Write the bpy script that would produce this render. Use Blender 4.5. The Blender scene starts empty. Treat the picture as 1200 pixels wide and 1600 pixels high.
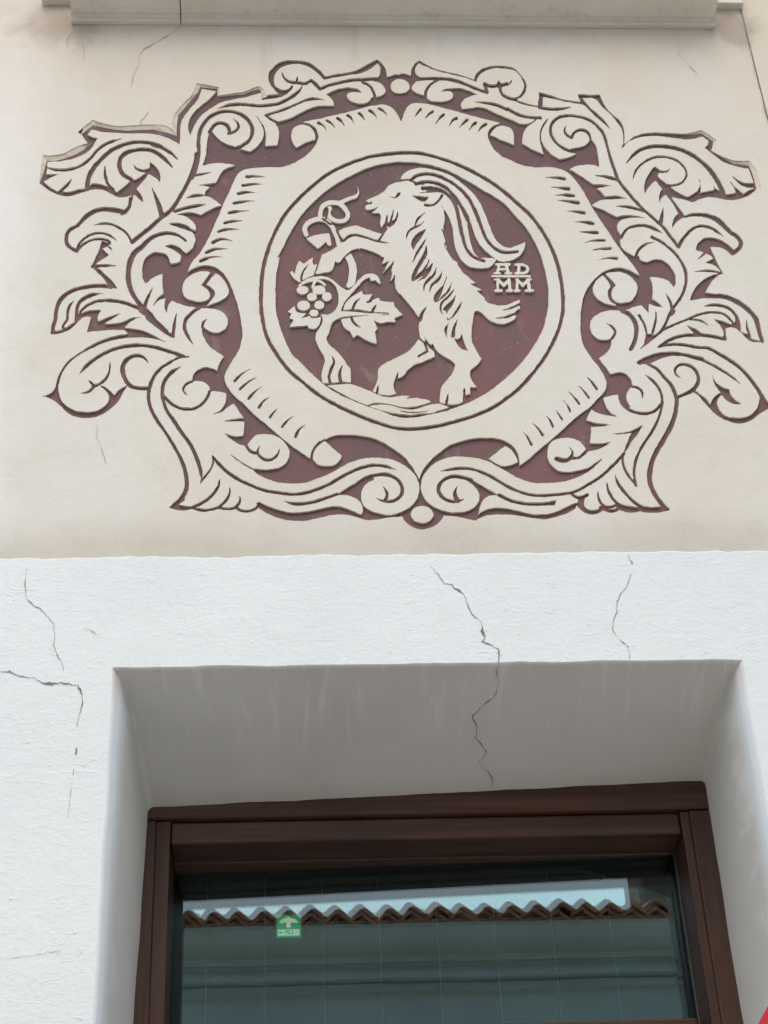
import bpy, bmesh, math, random, time
import numpy as np
from mathutils import Vector, Matrix
from mathutils.geometry import delaunay_2d_cdt
random.seed(7); rng = np.random.default_rng(7)
SC = bpy.context.scene
COL = SC.collection

# ------------------------------------------------------------ camera
F_PX = 2750.0                                   # focal length in pixels of the 1200 x 1600 photograph
PITCH, YAW, ROLL = np.radians([35.885, 4.142, -2.948])
CAM = np.array([0.0, -2.7, 1.6])
_cp, _sp = math.cos(PITCH), math.sin(PITCH)
FW = np.array([math.sin(YAW)*_cp, math.cos(YAW)*_cp, _sp])
_r0 = np.array([math.cos(YAW), -math.sin(YAW), 0.0]); _u0 = np.cross(_r0, FW)
RT = math.cos(ROLL)*_r0 + math.sin(ROLL)*_u0
UP = np.cross(RT, FW)
cam = bpy.data.cameras.new('camera'); cam_o = bpy.data.objects.new('camera', cam); COL.objects.link(cam_o)
cam.sensor_fit = 'VERTICAL'; cam.sensor_height = 24.0; cam.lens = 24.0*F_PX/1600.0
cam.clip_start = 0.05; cam.clip_end = 400.0
cam_o.matrix_world = Matrix(((RT[0], UP[0], -FW[0], CAM[0]), (RT[1], UP[1], -FW[1], CAM[1]), (RT[2], UP[2], -FW[2], CAM[2]), (0, 0, 0, 1)))
SC.camera = cam_o

# ------------------------------------------------------------ sky, sun, exposure
SUN_EL, SUN_AZ = math.radians(60), math.radians(184)     # overcast daylight, softly strongest high up in front of the wall
W = bpy.data.worlds.new('World'); SC.world = W; W.use_nodes = True
_n = W.node_tree.nodes; _bg = _n['Background']
_sky = _n.new('ShaderNodeTexSky'); _sky.sky_type = 'NISHITA'; _sky.sun_disc = False
_sky.sun_elevation = SUN_EL; _sky.sun_rotation = SUN_AZ; _sky.dust_density = 4.0; _sky.air_density = 1.0
W.node_tree.links.new(_sky.outputs[0], _bg.inputs[0]); _bg.inputs[1].default_value = 0.15
sun = bpy.data.lights.new('sun', 'SUN'); sun_o = bpy.data.objects.new('sun', sun); COL.objects.link(sun_o)
sun.energy = 0.7; sun.angle = math.radians(70); sun.color = (1.0, 0.95, 0.88)
_d = Vector((math.sin(SUN_AZ)*math.cos(SUN_EL), math.cos(SUN_AZ)*math.cos(SUN_EL), math.sin(SUN_EL)))
sun_o.rotation_euler = _d.to_track_quat('Z', 'Y').to_euler()
SC.view_settings.view_transform = 'Standard'; SC.view_settings.look = 'None'
SC.view_settings.gamma = 1.0; SC.view_settings.use_curve_mapping = False
SC.view_settings.exposure = 0.74
SC.render.engine = 'CYCLES'
SC.cycles.max_bounces = 10; SC.cycles.transparent_max_bounces = 16

def ray(px, py): return RT*(px-600)/F_PX + UP*(800-py)/F_PX + FW
def on_wall(px, py, y=0.0):                     # survey of the photograph: the point of the plane y = const seen at that pixel
    d = ray(px, py); t = (y-CAM[1])/d[1]; return CAM + d*t
def on_level(px, py, z):
    d = ray(px, py); t = (z-CAM[2])/d[2]; return CAM + d*t

# ------------------------------------------------------------ the drawing of the sgraffito
CROPS = {
 'K1':(60,180,6),'K2':(220,80,6),'K3':(410,80,6),'K4':(80,310,6),'K5':(200,240,6),'K6':(220,400,6),
 'K7':(60,470,6),'K8':(220,560,6),'K9':(250,660,6),'K10':(400,640,6),'K11':(560,640,6),
 'G1':(430,250,6),'G2':(560,240,6),'G3':(680,260,6),'G4':(430,380,6),'G5':(590,380,6),'G6':(470,500,6),'G7':(620,500,6),
 'R1':(600,80,6),'R2':(780,120,6),'R3':(970,180,1200/230),'R4':(860,240,6),'R5':(1000,360,6),'R6':(900,400,6),
 'R7':(1000,500,6),'R8':(880,560,6),'R9':(860,640,6),'R10':(720,640,6),'R11':(700,420,6),
}
# D = cut away to the dark ground, L = cream left standing, S = groove (width, taper), T = cream band (width, taper)
ORN = """
# ---- left field
D R1: 140,222 60,230 20,240! K3: 1165,240 1095,255! 1040,280! 1105,298 1148,338 1155,378 1120,412 1065,428! 1030,430 1000,465 950,485 890,485 830,465 795,430 795,400 825,385 870,382 930,388! 905,360 860,345 790,338 720,350 650,375 600,405! 640,435 665,475 668,510! 600,505 520,510 440,535 350,580 270,620 140,658! 120,680 145,720 156,770 152,830 137,880! 25,890! K2: 1172,830 1165,740 1140,680 1090,610 1072,598! 1120,670 1150,740 1145,810 1110,870 1025,940! 905,905! 860,885 800,865 740,830 690,780 665,740! 640,770! 625,830 612,950 600,1000 580,1075! 650,1055 740,1050 830,1058 880,1068! K5: 900,150 855,205 825,268! 740,282 650,293! 700,300 760,305! 770,315! 730,350 720,383! 640,372 580,390 535,422! 620,412 720,397! 780,415 840,455 885,485! 800,510 740,540 700,560! 690,570 600,548 520,550 455,570! 530,585 590,620 630,665 632,722! 600,705 540,665 450,645 370,655! 470,690 540,715 600,735! 630,790 625,840 600,890 545,932! 530,920 470,870 400,850 345,868! 400,890 460,925 495,960 490,1000 460,1020 405,1030! K4: 1115,600! 1090,535 1030,505 960,505 890,550 860,610 850,680 865,760 885,800! 960,740 1045,705! K6: 205,220 205,280 212,352! 150,400 118,465! 170,415 235,395! 222,470 245,535! 255,470 290,412! 340,440 420,465 500,480 545,487! 600,490 680,495 750,515 800,565 815,625 795,680 750,710 690,718 630,695 590,660! 572,660! 575,720 600,780 640,840 700,890 780,940! 740,1000 715,1070! 680,1055 610,1040 550,1058 500,1100 478,1162! K8: 480,215! 540,210 600,225 640,270 648,312! 720,310 802,325! 800,380 780,440 740,490! 650,528! 760,500 820,455 870,425! 910,480 965,560! 940,555 850,568 765,588! 850,592 970,590! 970,650 960,725! 880,725 790,703! 850,760 920,800 995,820! K10: 0,240 60,230 130,232 210,260 280,320 312,380 310,440 280,500 220,540 140,555 60,560 0,552 K9: 880,432 800,390 700,325 590,245! 680,320 780,395 880,450 K10: 0,595 100,648 200,680 300,690 400,690 500,675 600,635 700,595 800,540 900,490 1000,460 1100,450 K11: 240,455 320,470 400,505 480,560 540,625 565,690 575,745! 585,690! 555,620 530,575 490,510 430,440 340,375 240,310 120,260 K10: 960,240 860,235 760,238 680,265 600,305 550,360 520,410 508,458! 480,440 400,385 300,310 200,225 100,140 K8: 1080,540 960,420 840,310 800,240 785,190 790,150 830,70 870,0 K6: 920,880 945,800 955,720 945,640 925,530 890,400 850,290 790,180 720,115 640,88 560,90 490,115 430,160 405,208! K5: 560,1100 600,1020 680,920 760,780 840,600 885,490 950,350 1000,240 1040,180 1100,148 1200,135 K2: 1200,1086 K3: 180,1085 290,1050 380,1000 460,930 510,860 525,790 500,720 450,680 375,665! 500,640 650,605 800,570 950,530 1050,510 1130,500 1200,520 R1: 110,570 145,630 162,668! 200,400!
# ---- right field
D R1: 140,222 255,230! 300,250! 345,245! 420,258! 360,262 300,285 258,345 300,385 385,415! 430,460 500,470 580,465 640,440 648,400 620,375 560,375 530,388! 560,355 640,345 720,345 800,370 880,407! 800,425 745,460 722,510 735,540! 820,530 900,522 980,545 1080,595 1200,645 R2: 200,438 250,443! 310,420 345,393! 380,382! 330,420 270,462! 235,510 220,570 218,625! 300,670 415,725! 400,670 378,580 385,500 420,430 470,380! 400,500 395,580 430,660 490,720 565,772! 640,755 735,713! 650,690 680,668! 780,650 830,620 850,570 ! 900,630 925,720 937,842! 870,825 800,825 720,840 665,865! 770,930 880,1008! 960,1005 1050,1022! 980,1032 915,1045! 960,1080 990,1118! 1100,1115 1190,1140! 1050,1148 950,1160 870,1200 R4: 388,487! 480,520 560,560 620,595! 700,575 800,580 895,605! 760,602 670,620 630,660 630,710 660,765! 655,830 680,890 790,965! 830,955! 850,1000 900,1010 R6: 680,50 740,30 800,35 860,70 910,130 935,200 935,260 915,295! 870,240 790,205 695,198! 715,260 720,340 715,405! 760,430 815,480! 740,467 685,450! 680,535! 640,490 610,460! 540,480 430,515! 380,510 300,512 220,535 150,590 130,650 150,720 200,770 270,785 330,772! 330,830 290,900 215,960! 270,1030 325,1110! R8: 440,150! 520,128 580,142 630,187 652,258! 615,295 592,345 600,400 635,452! 590,460 550,400 520,340! 450,350 375,370! 390,420 430,490 505,545! 450,540 350,520 265,478! 215,575! 300,603 380,610 455,620! 360,637 260,640! 260,700 250,790! 330,795 450,778! 380,830 300,860 215,875! R9: 340,392! 320,350 270,295 200,270 130,265 R10: 880,285 830,330 815,400 820,460 850,515 900,560 980,582 R9: 240,570 340,550 420,500 485,460! 420,530 340,590 240,640 120,675 R10: 740,690 640,675 540,640 440,585 340,530 240,480 120,450 K11: 960,440 880,442 800,460 720,500 650,560 605,630 590,700 ! 572,650! 590,590 620,540 680,470 760,400 860,330 980,290 1100,265 R10: 240,263 330,266 410,290 470,325 520,380 545,450 553,518! 650,450 760,350 880,250 980,160 1080,70 R8: 240,460 320,380 385,310 405,240 390,180 340,90 R6: 220,1050 150,960 80,860 48,740 42,600 50,480 75,370 120,280 180,210 240,160 300,125 380,110 460,115 540,150 595,185! R4: 780,1050 680,930 580,790 480,640 385,490 300,340 220,230 150,170 80,140 R2: 480,848 350,848 230,830 120,790 40,750 R1: 1120,995 1050,940 1000,870 975,790 985,740 1030,695 1105,675! 1000,650 880,620 700,570 550,530 400,493 310,485 240,500 195,560 162,668! 120,400!
# ---- islands in the fields
L K3: 375,690 430,702 470,735 495,790 492,830! 410,855 315,905! 285,860 270,790 285,730 325,697
L K10: 645,290! 720,360 805,430! 770,490 720,520 640,528 580,515 535,465 528,420 550,360 590,315
L K6: 388,300 410,235 460,185 530,152 600,142 655,150! 590,240 568,270! 620,310 645,345 645,385 610,415 560,425 500,420 440,400 400,360
L K6: 700,160! 760,200 810,280 825,340 800,385 740,420 660,450 605,475! 650,430 685,380 695,335 660,295 615,265!
L R1: 995,785! 1030,730 1090,697 1150,707 R2: 110,480 135,530 140,600 140,640! 60,605 R1: 1100,832
L R10: 415,340! 470,375 510,430 535,490! 470,515 390,525 330,500 265,460! 340,400
L R6: 275,165! 340,150 420,150 500,185 555,240 575,300 555,370 510,420 450,435 390,435 345,400 332,350 342,310 375,270! 330,220
L R6: 250,178! 200,220 165,270 158,320 180,370 230,420 300,450 385,462! 330,430 305,390 300,330 322,285! 295,230
L R1: 60,325 75,290 110,265 150,258 195,268 228,295 243,330 232,365 200,388 150,396 100,385 72,360
# ---- top left outline
D K1: 370,160! 440,95 510,45! 600,75 700,95 820,100 940,90 1060,88 K2: 240,700 300,745! 300,650 330,570 400,490 470,420 510,340 525,300! 620,315 735,335! 735,412! 850,395 960,380 1040,350 1100,325! 1150,355 1170,400 1175,430! K3: 40,412 155,402! 120,370 80,320 58,260 62,200 100,150 150,110 220,88 320,85 420,100 500,145 555,195 590,235! 700,212 820,192 900,170 980,125 1070,75! 1120,115 1155,170 1165,240! 1085,250! 1105,200 1105,150 1080,112! 1000,170 920,205 800,225 680,245 575,268! 540,225 480,175 400,130 320,118 230,130 160,165 120,215 105,270 120,320 160,350 210,360 250,345 278,312! 285,335 250,385 170,430 60,448 0,455 K2: 1135,458! 1128,390! 1050,415 960,435 850,455 760,480 690,515 600,575 530,650 490,720 465,785! 445,720 455,640 510,560 590,490 650,440 705,375! 570,353! 555,400 530,460 460,540 400,620 370,700 368,800 366,878! 300,835 200,795 100,775 0,770 K1: 850,170 720,165 620,155 500,136! 458,182! 555,218! 530,260 490,320 420,370 320,410 220,430 85,435! 80,480 72,555! 130,550 195,552! 120,585 50,622! 100,665 180,715! 250,650 318,590! 280,660 230,712! 300,712 380,690 438,688! 490,655! 495,635! 560,640 640,662! 660,675 740,722! 840,632! 865,612! 930,590 1000,540 1040,500 1040,430! 1100,480 1140,550 1140,628! 1100,590 1035,555! 920,690! 960,740 985,820! 950,790 905,750! 870,752! 820,765 740,765 680,735 620,705 540,695 470,705 400,730 320,755 250,760 160,735 80,690 10,640! 25,520 45,375! 130,375 240,355 330,310 400,280 465,262! 405,182!
S 5 s K3: 185,200 205,250 255,285 330,295 400,302 455,275
S 5.5 n K3: 455,272! 500,310 540,355! 620,320 720,295 850,270 960,265 1100,258
S 3 s K3: 330,240 318,285
S 5.5 b K3: 378,315 345,370 270,430 150,490 0,510 K2: 1060,508 950,497 830,505 722,537
S 4.5 n K3: 940,290 1010,330 1040,380 1055,430
S 4.5 e K3: 30,600! 200,545 330,490 420,455 500,445 590,460
S 4.5 n K3: 30,600 85,640 140,665
S 6 n K2: 480,1190 520,1080 545,950 540,850 560,740 620,640 700,585 800,562 900,577 980,620 1035,690 1045,760 1020,830 960,880 905,905
S 5.5 n K2: 645,755 700,685 765,673 815,705 832,765
S 4.5 e K2: 820,772 880,752 915,715 910,675 868,632
S 8,7,6,5.5,5.5 e K1: 458,690 470,590 520,490 600,400 700,320 820,270 930,250 1050,260 1150,290 K2: 100,866 200,905 290,960 345,1015
S 5 b K1: 80,490 160,510 280,508 400,470 490,400 560,320 640,265 780,220
S 7 e K1: 870,600 790,550 760,480 772,400 840,345 960,322 1060,330 K2: 180,975 250,1035 298,1088
S 5 s K1: 890,455 920,500 980,520 1045,505
S 5 s K1: 625,480 625,560 650,640 700,695
S 3,5,8 s K1: 1065,685 1100,770 1130,860 1155,940
S 3.5 n K1: 880,745 860,840 815,910 780,930
S 7 n K5: 645,0 625,120 590,210 530,330 460,450 400,530 300,610 180,715 40,825
S 3,5,8 s K5: 225,320 265,410 300,500 320,590
S 4.5 e K5: 620,205! 700,190 775,175
S 6 e K5: 440,540 560,505 735,473
# ---- second left leaf
S 5,8,8,6 n K4: 745,0 730,80 690,128! 600,110 500,100 410,117 330,167 245,258
S 6 n K4: 245,258 170,300 142,370 158,440 240,492
S 4.5 e K4: 240,492 265,420 330,360 420,325 500,328 570,360 615,400
S 4.5 n K4: 240,492 300,430 380,390 470,380 530,392 550,415
D K4: 475,395! 560,425! 522,452! 480,470! 545,530! 415,612! 380,642! 400,590 445,490
D K4: 525,450! 555,450! 580,497!
S 5 e K4: 385,637 480,630 605,630
D K4: 380,640! 440,655 500,705 570,770 618,842! 545,842! 490,750 430,690
S 7,7,6,5 n K4: 560,830 500,820 420,820 300,835 200,865 120,915 70,980 45,1060 40,1120 20,1200 K7: 150,200 128,298! 210,288 290,250 360,190
S 4.5 s K4: 222,955 175,1000 155,1060 150,1130 110,1200 K7: 240,260
S 4,7,6,5 s K4: 490,888 400,900 320,930 260,980 240,1050 K7: 358,120 352,190
S 4,6,7,7 n K4: 270,1065 330,1008 420,965 520,955 640,965 750,1000 850,1040 K7: 960,90 1050,150 1200,285
S 4.5 s K4: 400,250 480,235 560,240 640,275 710,330 755,405
S 4,7,9,8,7 n K5: 540,815 480,770 390,745 300,755 210,795 120,880 K4: 780,510 735,620 722,740 745,850 800,950 870,1040
S 3,7 s K4: 955,830 910,920 880,1000 870,1050
S 7,7,6 n K4: 865,1030 960,1130 K6: 60,560 150,650 230,710 300,750
S 3,6 s K6: 335,530 315,640 300,745
S 6 e K6: 545,487 480,530 420,600 412,680 440,750 490,825
S 4.5 s K6: 620,592 588,620 578,665
# ---- lower left leaf
D K7: 800,250! 950,270 1060,310 1190,385! 1060,352 940,342 850,345 700,370 590,405 450,468 350,530 270,605 215,700 190,790 192,870 215,930 260,980 340,1025 430,1040 530,1030 600,1000 650,950 662,890! 630,840 570,795! 600,795 660,830 712,882! 760,830 840,785! 800,850 740,950 640,1040 530,1090 430,1100 330,1080 250,1030 180,960 110,915 30,890! 100,875 150,820 180,720 225,630 290,550 400,475 530,395 650,345 760,318 845,308! 800,265!
D K7: 340,210! 355,150 370,120 420,110! 480,85 590,85! 555,150 560,200! 640,155 770,115! 700,165 620,212! 720,210 800,190 880,155 965,150! 900,175 840,215 805,260! 845,300! 800,272! 640,275 455,292! 495,150! 430,150 380,190!
S 6 b K7: 380,690 440,620 520,550 640,480 750,440 880,418 1000,418 1100,435 1200,465 K6: 350,920 445,942
S 5 s K7: 670,580 665,660 630,730 570,780 515,800
S 4 s K7: 470,745 515,785
S 4.5 s K7: 400,865 470,850 530,795
S 4,7,7,6 s K7: 1030,580 980,525 900,515 830,550 790,620 800,700 850,785 930,817 1040,818
S 4,6,5,6,8 n K6: 445,942 340,960 240,1015 K8: 200,80 130,160 85,260 72,370 95,470 150,575 230,690 310,820 370,930 415,1050 430,1200 K9: 215,690 140,770
S 6 b K8: 375,75 290,130 230,200 202,290 208,380 240,480 300,570 380,690 460,800 520,920 560,1050 572,1150
S 5 n K8: 220,360 270,410 350,460 430,475 520,460 590,410 630,350 645,305
S 4.5 e K8: 480,213 415,250 398,300 435,342
D K9: 485,300! 510,350! 490,430 440,500 375,582! 380,540 430,480 480,410 490,350!
D K9: 75,795! 160,735 215,690 235,720 180,766! 280,785 350,760 360,778 300,807! 220,826 140,815
S 5 s K9: 560,530 540,610 480,690 400,750 290,800
S 5 s K9: 655,610 650,670 610,740 550,790 480,815 400,822 310,800
S 5 s K9: 748,690 745,750 700,795 640,810 550,795
S 5 n K9: 715,795 760,825 830,830 890,810 935,765
S 5.5 b K9: 490,305! 540,375 620,455 730,530 860,592 1000,640 1130,660 K10: 300,790 400,790 500,770 600,735 700,690 800,630 900,578 1000,540 1100,520 K11: 180,520 260,532 355,565
S 5.5 s K10: 260,855 350,880 450,880 560,860 660,825 760,790
S 5 n K9: 805,205 850,270 910,284
S 5 b K9: 935,222 915,285 960,335 1020,352 1080,325 1112,280 1120,238
D K10: 0,875! 30,862! 120,903 250,945 380,965 500,950 620,922 720,905 800,908 880,935 985,982! 1000,960 995,900 960,850 900,815 830,800 740,805! 850,735 950,680 1050,635 K11: 140,625! 150,650 80,690 35,750 22,810 40,880 80,925 150,960 280,985 380,965 480,912 535,860 565,800 572,740 565,660! 590,660! 588,740 605,805 650,868 720,918 800,950 900,962 1010,952 1095,910 1133,850 1130,780 1080,710 1000,655! 1060,655 1120,690 R10: 200,710 300,770 370,803! 280,805 220,835 190,880 160,987! 230,935 320,918 440,925 560,952 680,978 800,978 900,950 1000,905 1090,865! 1080,920! 1000,970 900,1005 800,1025 700,1020 580,1000 440,985 300,985 200,1005 140,1040! K11: 1000,1018 900,1000 797,990! 790,1010 740,1070 660,1110 580,1122 500,1095 440,1050 410,1003! 280,1012 150,1032 60,1032 K10: 930,1005 850,985 720,985 600,1015 470,1040 350,1040 250,1025 130,985 30,930! 
L K11: 490,980 510,935 550,910 600,903 650,912 690,945 703,985 685,1025 640,1055 580,1060 520,1035
S 6,6,6,5 e K11: 0,685 70,640 150,615 240,605 320,625 380,670 410,730 405,790 360,840 290,860 220,850 170,830
S 5 s K11: 235,725 265,770 268,810 245,850
S 6,6,6,5 e K11: 1060,660 1000,640 900,625 830,640 770,685 750,740 770,800 830,845 910,860 985,838
S 5,6,8 s K11: 925,720 905,770 910,810 930,850
S 5 s K11: 770,578 860,558 960,548 R10: 120,560 240,605 340,660 440,720 540,765 640,795 740,805 840,800 R9: 200,775 350,705 480,620 600,510 690,410
S 5.5 n R10: 360,800 480,855 600,880 700,885 830,878
D R10: 800,868! 895,845! 880,898! 800,890
S 3.5 n K10: 645,285 590,312 548,360 525,415 520,455
# ---- hatching on the scrolled cartouche
S 5 h K5: 1110,215 1200,212 1290,218
S 5 h K5: 1078,297 1180,285 1270,288
S 5 h K5: 1033,375 1120,360 1220,370
S 5 h K5: 995,463 1090,448 1190,442
S 5 h K5: 948,553 1040,540 1150,535
S 5 h K5: 905,648 990,632 1105,630
S 5.5 h K5: 850,730 930,708 1050,712
S 5.5 h K5: 797,830 870,800 990,822
S 5.5 h K5: 735,925 820,895 935,893
S 5.5 h K5: 682,1005 770,970 885,968
S 4.5 h K8: 880,210 940,150 1025,98
S 4.5 h K8: 930,285 1000,225 1085,178
S 4.5 h K8: 1010,375 1070,310 1150,255
S 4.5 h K8: 1105,460 1150,400 1210,360
S 4.5 h K10: 130,72 170,20 210,-20
S 4.5 h K10: 245,162 285,110 355,58
S 4.5 h K10: 370,255 400,190 475,135
S 4.5 h K3: 525,670 570,695 600,742
S 4.5 h K3: 605,650 645,675 680,718
S 4.5 h K3: 705,628 740,655 768,700
S 4.5 h K3: 800,600 830,625 860,680
S 4.5 h K3: 905,580 940,610 968,665
S 4.5 h K3: 1005,555 1045,585 1075,635
S 4.5 h K3: 1090,535 1140,565 1170,610
S 4.5 h R1: 345,540 320,570 290,615
S 4.5 h R1: 455,565 420,590 382,635
S 4.5 h R1: 560,595 525,625 482,685
S 4.5 h R1: 680,628 640,650 610,710
S 4.5 h R1: 780,645 740,680 700,725
S 4.5 h R1: 860,670 825,700 797,745
S 4.5 h R1: 955,685 915,710 882,758
S 5.5 g R2: 440,943 540,945 610,955
S 5.5 g R2: 480,1033 580,1040 650,1050
S 5.5 g R2: 525,1110 600,1105 700,1115
S 5.5 g R2: 550,1155 640,1165 740,1180
S 5.5 g R4: 140,537 220,540 315,555
S 5.5 g R4: 225,640 300,640 400,655
S 5.5 g R4: 270,732 350,735 440,740
S 5 g R4: 320,835 400,815 505,812
S 5 g R4: 380,912 450,895 560,890
S 5 g R4: 445,1000 530,980 625,982
S 4 g R8: 205,160 260,210 315,285
S 4 g R8: 130,245 180,290 240,365
S 4 g R8: 45,305 100,360 150,425
S 4 g R8: 0,390 40,440 65,495
S 4 g R10: 885,0 920,45 950,92
S 4 g R10: 780,45 830,90 865,160
S 4 g R10: 670,125 720,170 768,238
S 4 g R10: 575,200 620,250 660,325
# ---- right outline
D R1: 255,228! 262,165 290,115 335,85! 400,125 480,165 600,195 720,225 845,262! 870,205 930,160 1000,138 1080,135 1200,150 R2: 150,-75 200,-20 245,40 258,90 240,150 200,195 155,212! 260,247 365,272! 370,200 370,140! 480,170 600,210 760,235! 735,160! 840,165 945,165! 1000,280 1060,350 1130,410 1165,480 1175,560 1170,625! R3: 40,225 100,180 180,150 280,140 400,145 520,150 600,135 655,120! 720,160 775,205! 765,250 740,288! 830,335 920,368 1045,370! 1100,440 1140,590! 1100,610 1040,655 950,685 870,690 760,670 700,670 640,685 590,710! 520,690 410,665! 480,760 530,828! 460,870 420,922! 420,880 440,830 470,800! 430,730 370,650! 335,670 315,715! 315,640 342,602! 320,580 285,535! 240,570 195,640! 195,560 220,490 275,415! 310,470 300,490 340,530 390,572! 470,630 545,665! 590,640 630,610 645,560 635,490! 650,560 650,632! 760,605! 755,580! 850,645! 945,632! 920,590 885,530! 940,590 1000,638! 1085,592! 980,570 905,492! 1000,545 1087,553! 1065,495 1040,437! 960,420 860,390 780,340 680,262! 712,235 714,205! 665,172! 600,190 520,195 400,180 280,170 170,175 80,205 15,265! R2: 1148,665! 1165,600 1155,510 1110,430 1040,350 960,280 900,210 785,200! 850,280 930,350 1000,420 1050,500! 960,420 860,330 790,265 700,245 600,228 500,205 410,190! 405,285! 310,280 220,258 150,230 110,205 60,185 20,140 -5,100 30,150 110,185 150,188 195,168 225,120 232,70 210,10 170,-40 R1: 1200,172 1120,160 1040,158 960,178 900,218 862,287! 760,248 640,218 520,190 420,155 325,110! 288,175 305,215 350,250! 300,250!
S 5.5 n R1: 320,262 420,255 520,257 620,264 720,292 830,337 965,388! 945,305! 1000,328 1060,322
D R1: 1055,310! 1075,275! 1100,302 1160,288 R2: 90,60 117,22! 122,42 90,75 30,95 R1: 1090,350! 1050,335
S 4.5 n R1: 1090,340 1095,380 1130,425 R2: 160,218
S 5 e R2: 380,290 500,302 590,298 670,282
S 4.5 n R1: 520,260 440,310 395,370 390,430
S 5 s R1: 860,476 960,485 1060,505 1150,545 R2: 80,300 160,345 260,375 385,383
S 5 n R2: 735,705 650,690 560,640 500,570 480,500 500,430 560,380 640,364 740,372 840,402 920,462 980,540 1010,640 1040,750 1080,870 R4: 640,250 740,380 860,510 960,600 1060,690 1110,760 R3: 390,970 470,1075
S 4.5 n R2: 855,575 830,520 770,497 710,517 680,572
S 4 e R2: 680,572 640,550 612,510 625,460
S 5 s R4: 420,205 520,215 645,252
S 4.5 s R4: 620,492 740,500 885,542
S 5 e R4: 662,790 720,705 800,675 880,672 950,692 1050,745
S 4.5 e R4: 800,970 830,900 890,850 970,828
S 3,7 s R3: 345,755 335,830 325,875
S 5 e R3: 470,1070 520,990 590,922 660,902 740,920 800,960 845,995
S 5,6,7,8 s R3: 45,390 130,300 220,260 320,252 440,267 560,312 660,382 740,462 800,560 835,640
S 4 s R3: 100,518 130,440 200,375 290,340 370,340 460,370 520,430 535,490 500,545 430,572 380,570
S 4 e R3: 278,425 320,458 380,455 400,425
S 5,6,9,7 n R3: 515,828 600,810 700,818 790,855 860,920 910,968
S 7 n R3: 915,965 965,1010 978,1060 915,1125
D R5: 525,183! 545,120 600,72 660,62 740,78 820,125 880,178! 920,195 860,235! 790,175 720,155 645,155! 680,245! 620,215
S 3.5 s R5: 540,275 570,245 612,210
D R5: 615,300! 690,262! 770,400! 755,385! 700,330
S 3 n R5: 650,160 700,270 770,400
S 4 s R5: 510,387 600,377 680,380 760,400
D R5: 770,403! 700,410 620,445 540,510 490,590 465,657! 600,637 715,637! 780,605 700,590 612,580! 640,530 690,460
S 7,8,8,6 n R5: 690,612 800,622 900,662 1000,730 1080,820 1110,910 1130,990 1150,1040
S 5 s R5: 590,712 700,698 800,715 870,760 915,830 930,900
D R5: 870,740! 920,800 945,880 945,945! 990,965 1030,970! 1050,1010 1140,1032! 1165,1042! 1090,1050 1020,1030 950,960 880,912 800,915! 815,1027! 765,1005! 785,975 765,910 700,835! 780,850 860,880! 890,850
S 4 s R5: 1000,840 1005,910 1035,990
S 4.5 n R5: 200,940 300,890 440,835 560,785 680,765 790,785 875,870
S 4 e R5: 460,833 560,842 645,895
D R5: 435,890! 520,920 590,975! 530,975
S 5,6,6 s R5: 165,1095 260,1035 380,990 500,978 640,985 795,1017
S 5,6 s R5: 170,1095 270,1070 400,1070 540,1095 R7: 640,262 730,310 830,370 940,450 1040,560 1110,660 1145,740
D R7: 520,672! 570,735 640,812 720,890 820,945 930,970 1040,940 1130,875 1270,795! 1200,765 1160,700 1115,630! 1125,720 1110,800 1070,858 1000,903 900,915 800,895 745,840 722,780 735,735 772,700! 755,678! 700,715 660,790! 600,720
S 4 n R7: 490,655 535,685
D R7: 675,480! 700,560 760,620 840,648! 850,700 900,750 960,785! 870,785 800,740 755,680! 710,620 680,540
S 4,5,5,7,5 s R7: 390,545 340,510 330,460 370,420 430,415 500,450 545,520 540,590 500,650 430,690 340,725
S 8,6,4 e R7: 0,395 80,355 180,325 300,315 420,325 560,365 700,430 830,510 935,592
D R6: 560,1005! 650,945 780,910 900,905 1050,920 1200,950 1200,970 1050,940 900,935 780,970 680,1020!
S 5,6,8,8,7 n R6: 680,1015 760,1060 830,1140 R7: 280,590 330,690 345,760 335,850 300,970 240,1090 R9: 980,420 940,540 930,660 960,750 1010,840 1080,925
S 4.5 s R8: 765,152 830,200 890,270 925,350 925,440 890,570 830,690 750,810 690,930 665,1060 682,1190
S 5.5 n R8: 530,350 560,430 620,480 700,510 790,515 860,490 912,435
S 4.5 e R8: 650,262 700,275 738,310 742,370
S 5,5,7,8 s R9: 180,355 208,400 195,440 150,475 60,460
S 5 n R9: 195,455 260,450 310,415 340,385
D R9: 868,140! 770,190 680,215 520,220! 640,230 760,218! 720,310 680,420! 720,370 760,300 810,240
S 4 n R9: 680,410 680,500 720,600 805,705
S 4.5 s R6: 290,632 340,665 368,710 335,775
S 7,7,6 n R6: 435,515 500,548 550,610 568,690 555,780 515,872
S 4 n R6: 590,555 640,640 662,740 650,810
S 4 s R6: 750,525 748,600 720,710
S 5 s R6: 602,870 700,780 800,700 R5: 300,745 380,630 425,520 430,400 390,300 320,205 220,120 112,62
S 3,6 s R5: 240,585 285,670 305,745
D R5: 300,738! 340,745! 285,805
D R5: 65,965! 125,970! 60,1055! 50,1060
S 5 n R9: 195,785 240,818 300,822 345,800
D R9: 240,822! 330,815! 312,880 340,925 400,940 470,917! 495,940 420,982 340,975 275,930 235,880! 262,855
S 5 s R9: 445,770 455,840 490,892 540,912 615,895
S 6 n R9: 470,918 540,945 600,945 655,912
S 5 s R9: 530,680 545,760 590,840 650,890 730,915 815,925
S 6 n R9: 635,915 720,945 790,945 845,930
S 5 s R9: 605,610 640,700 710,790 790,870 860,912 960,927 1075,915
S 6 n R9: 830,932 920,948 1020,945 1100,930
# ---- medallion
RING 
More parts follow.
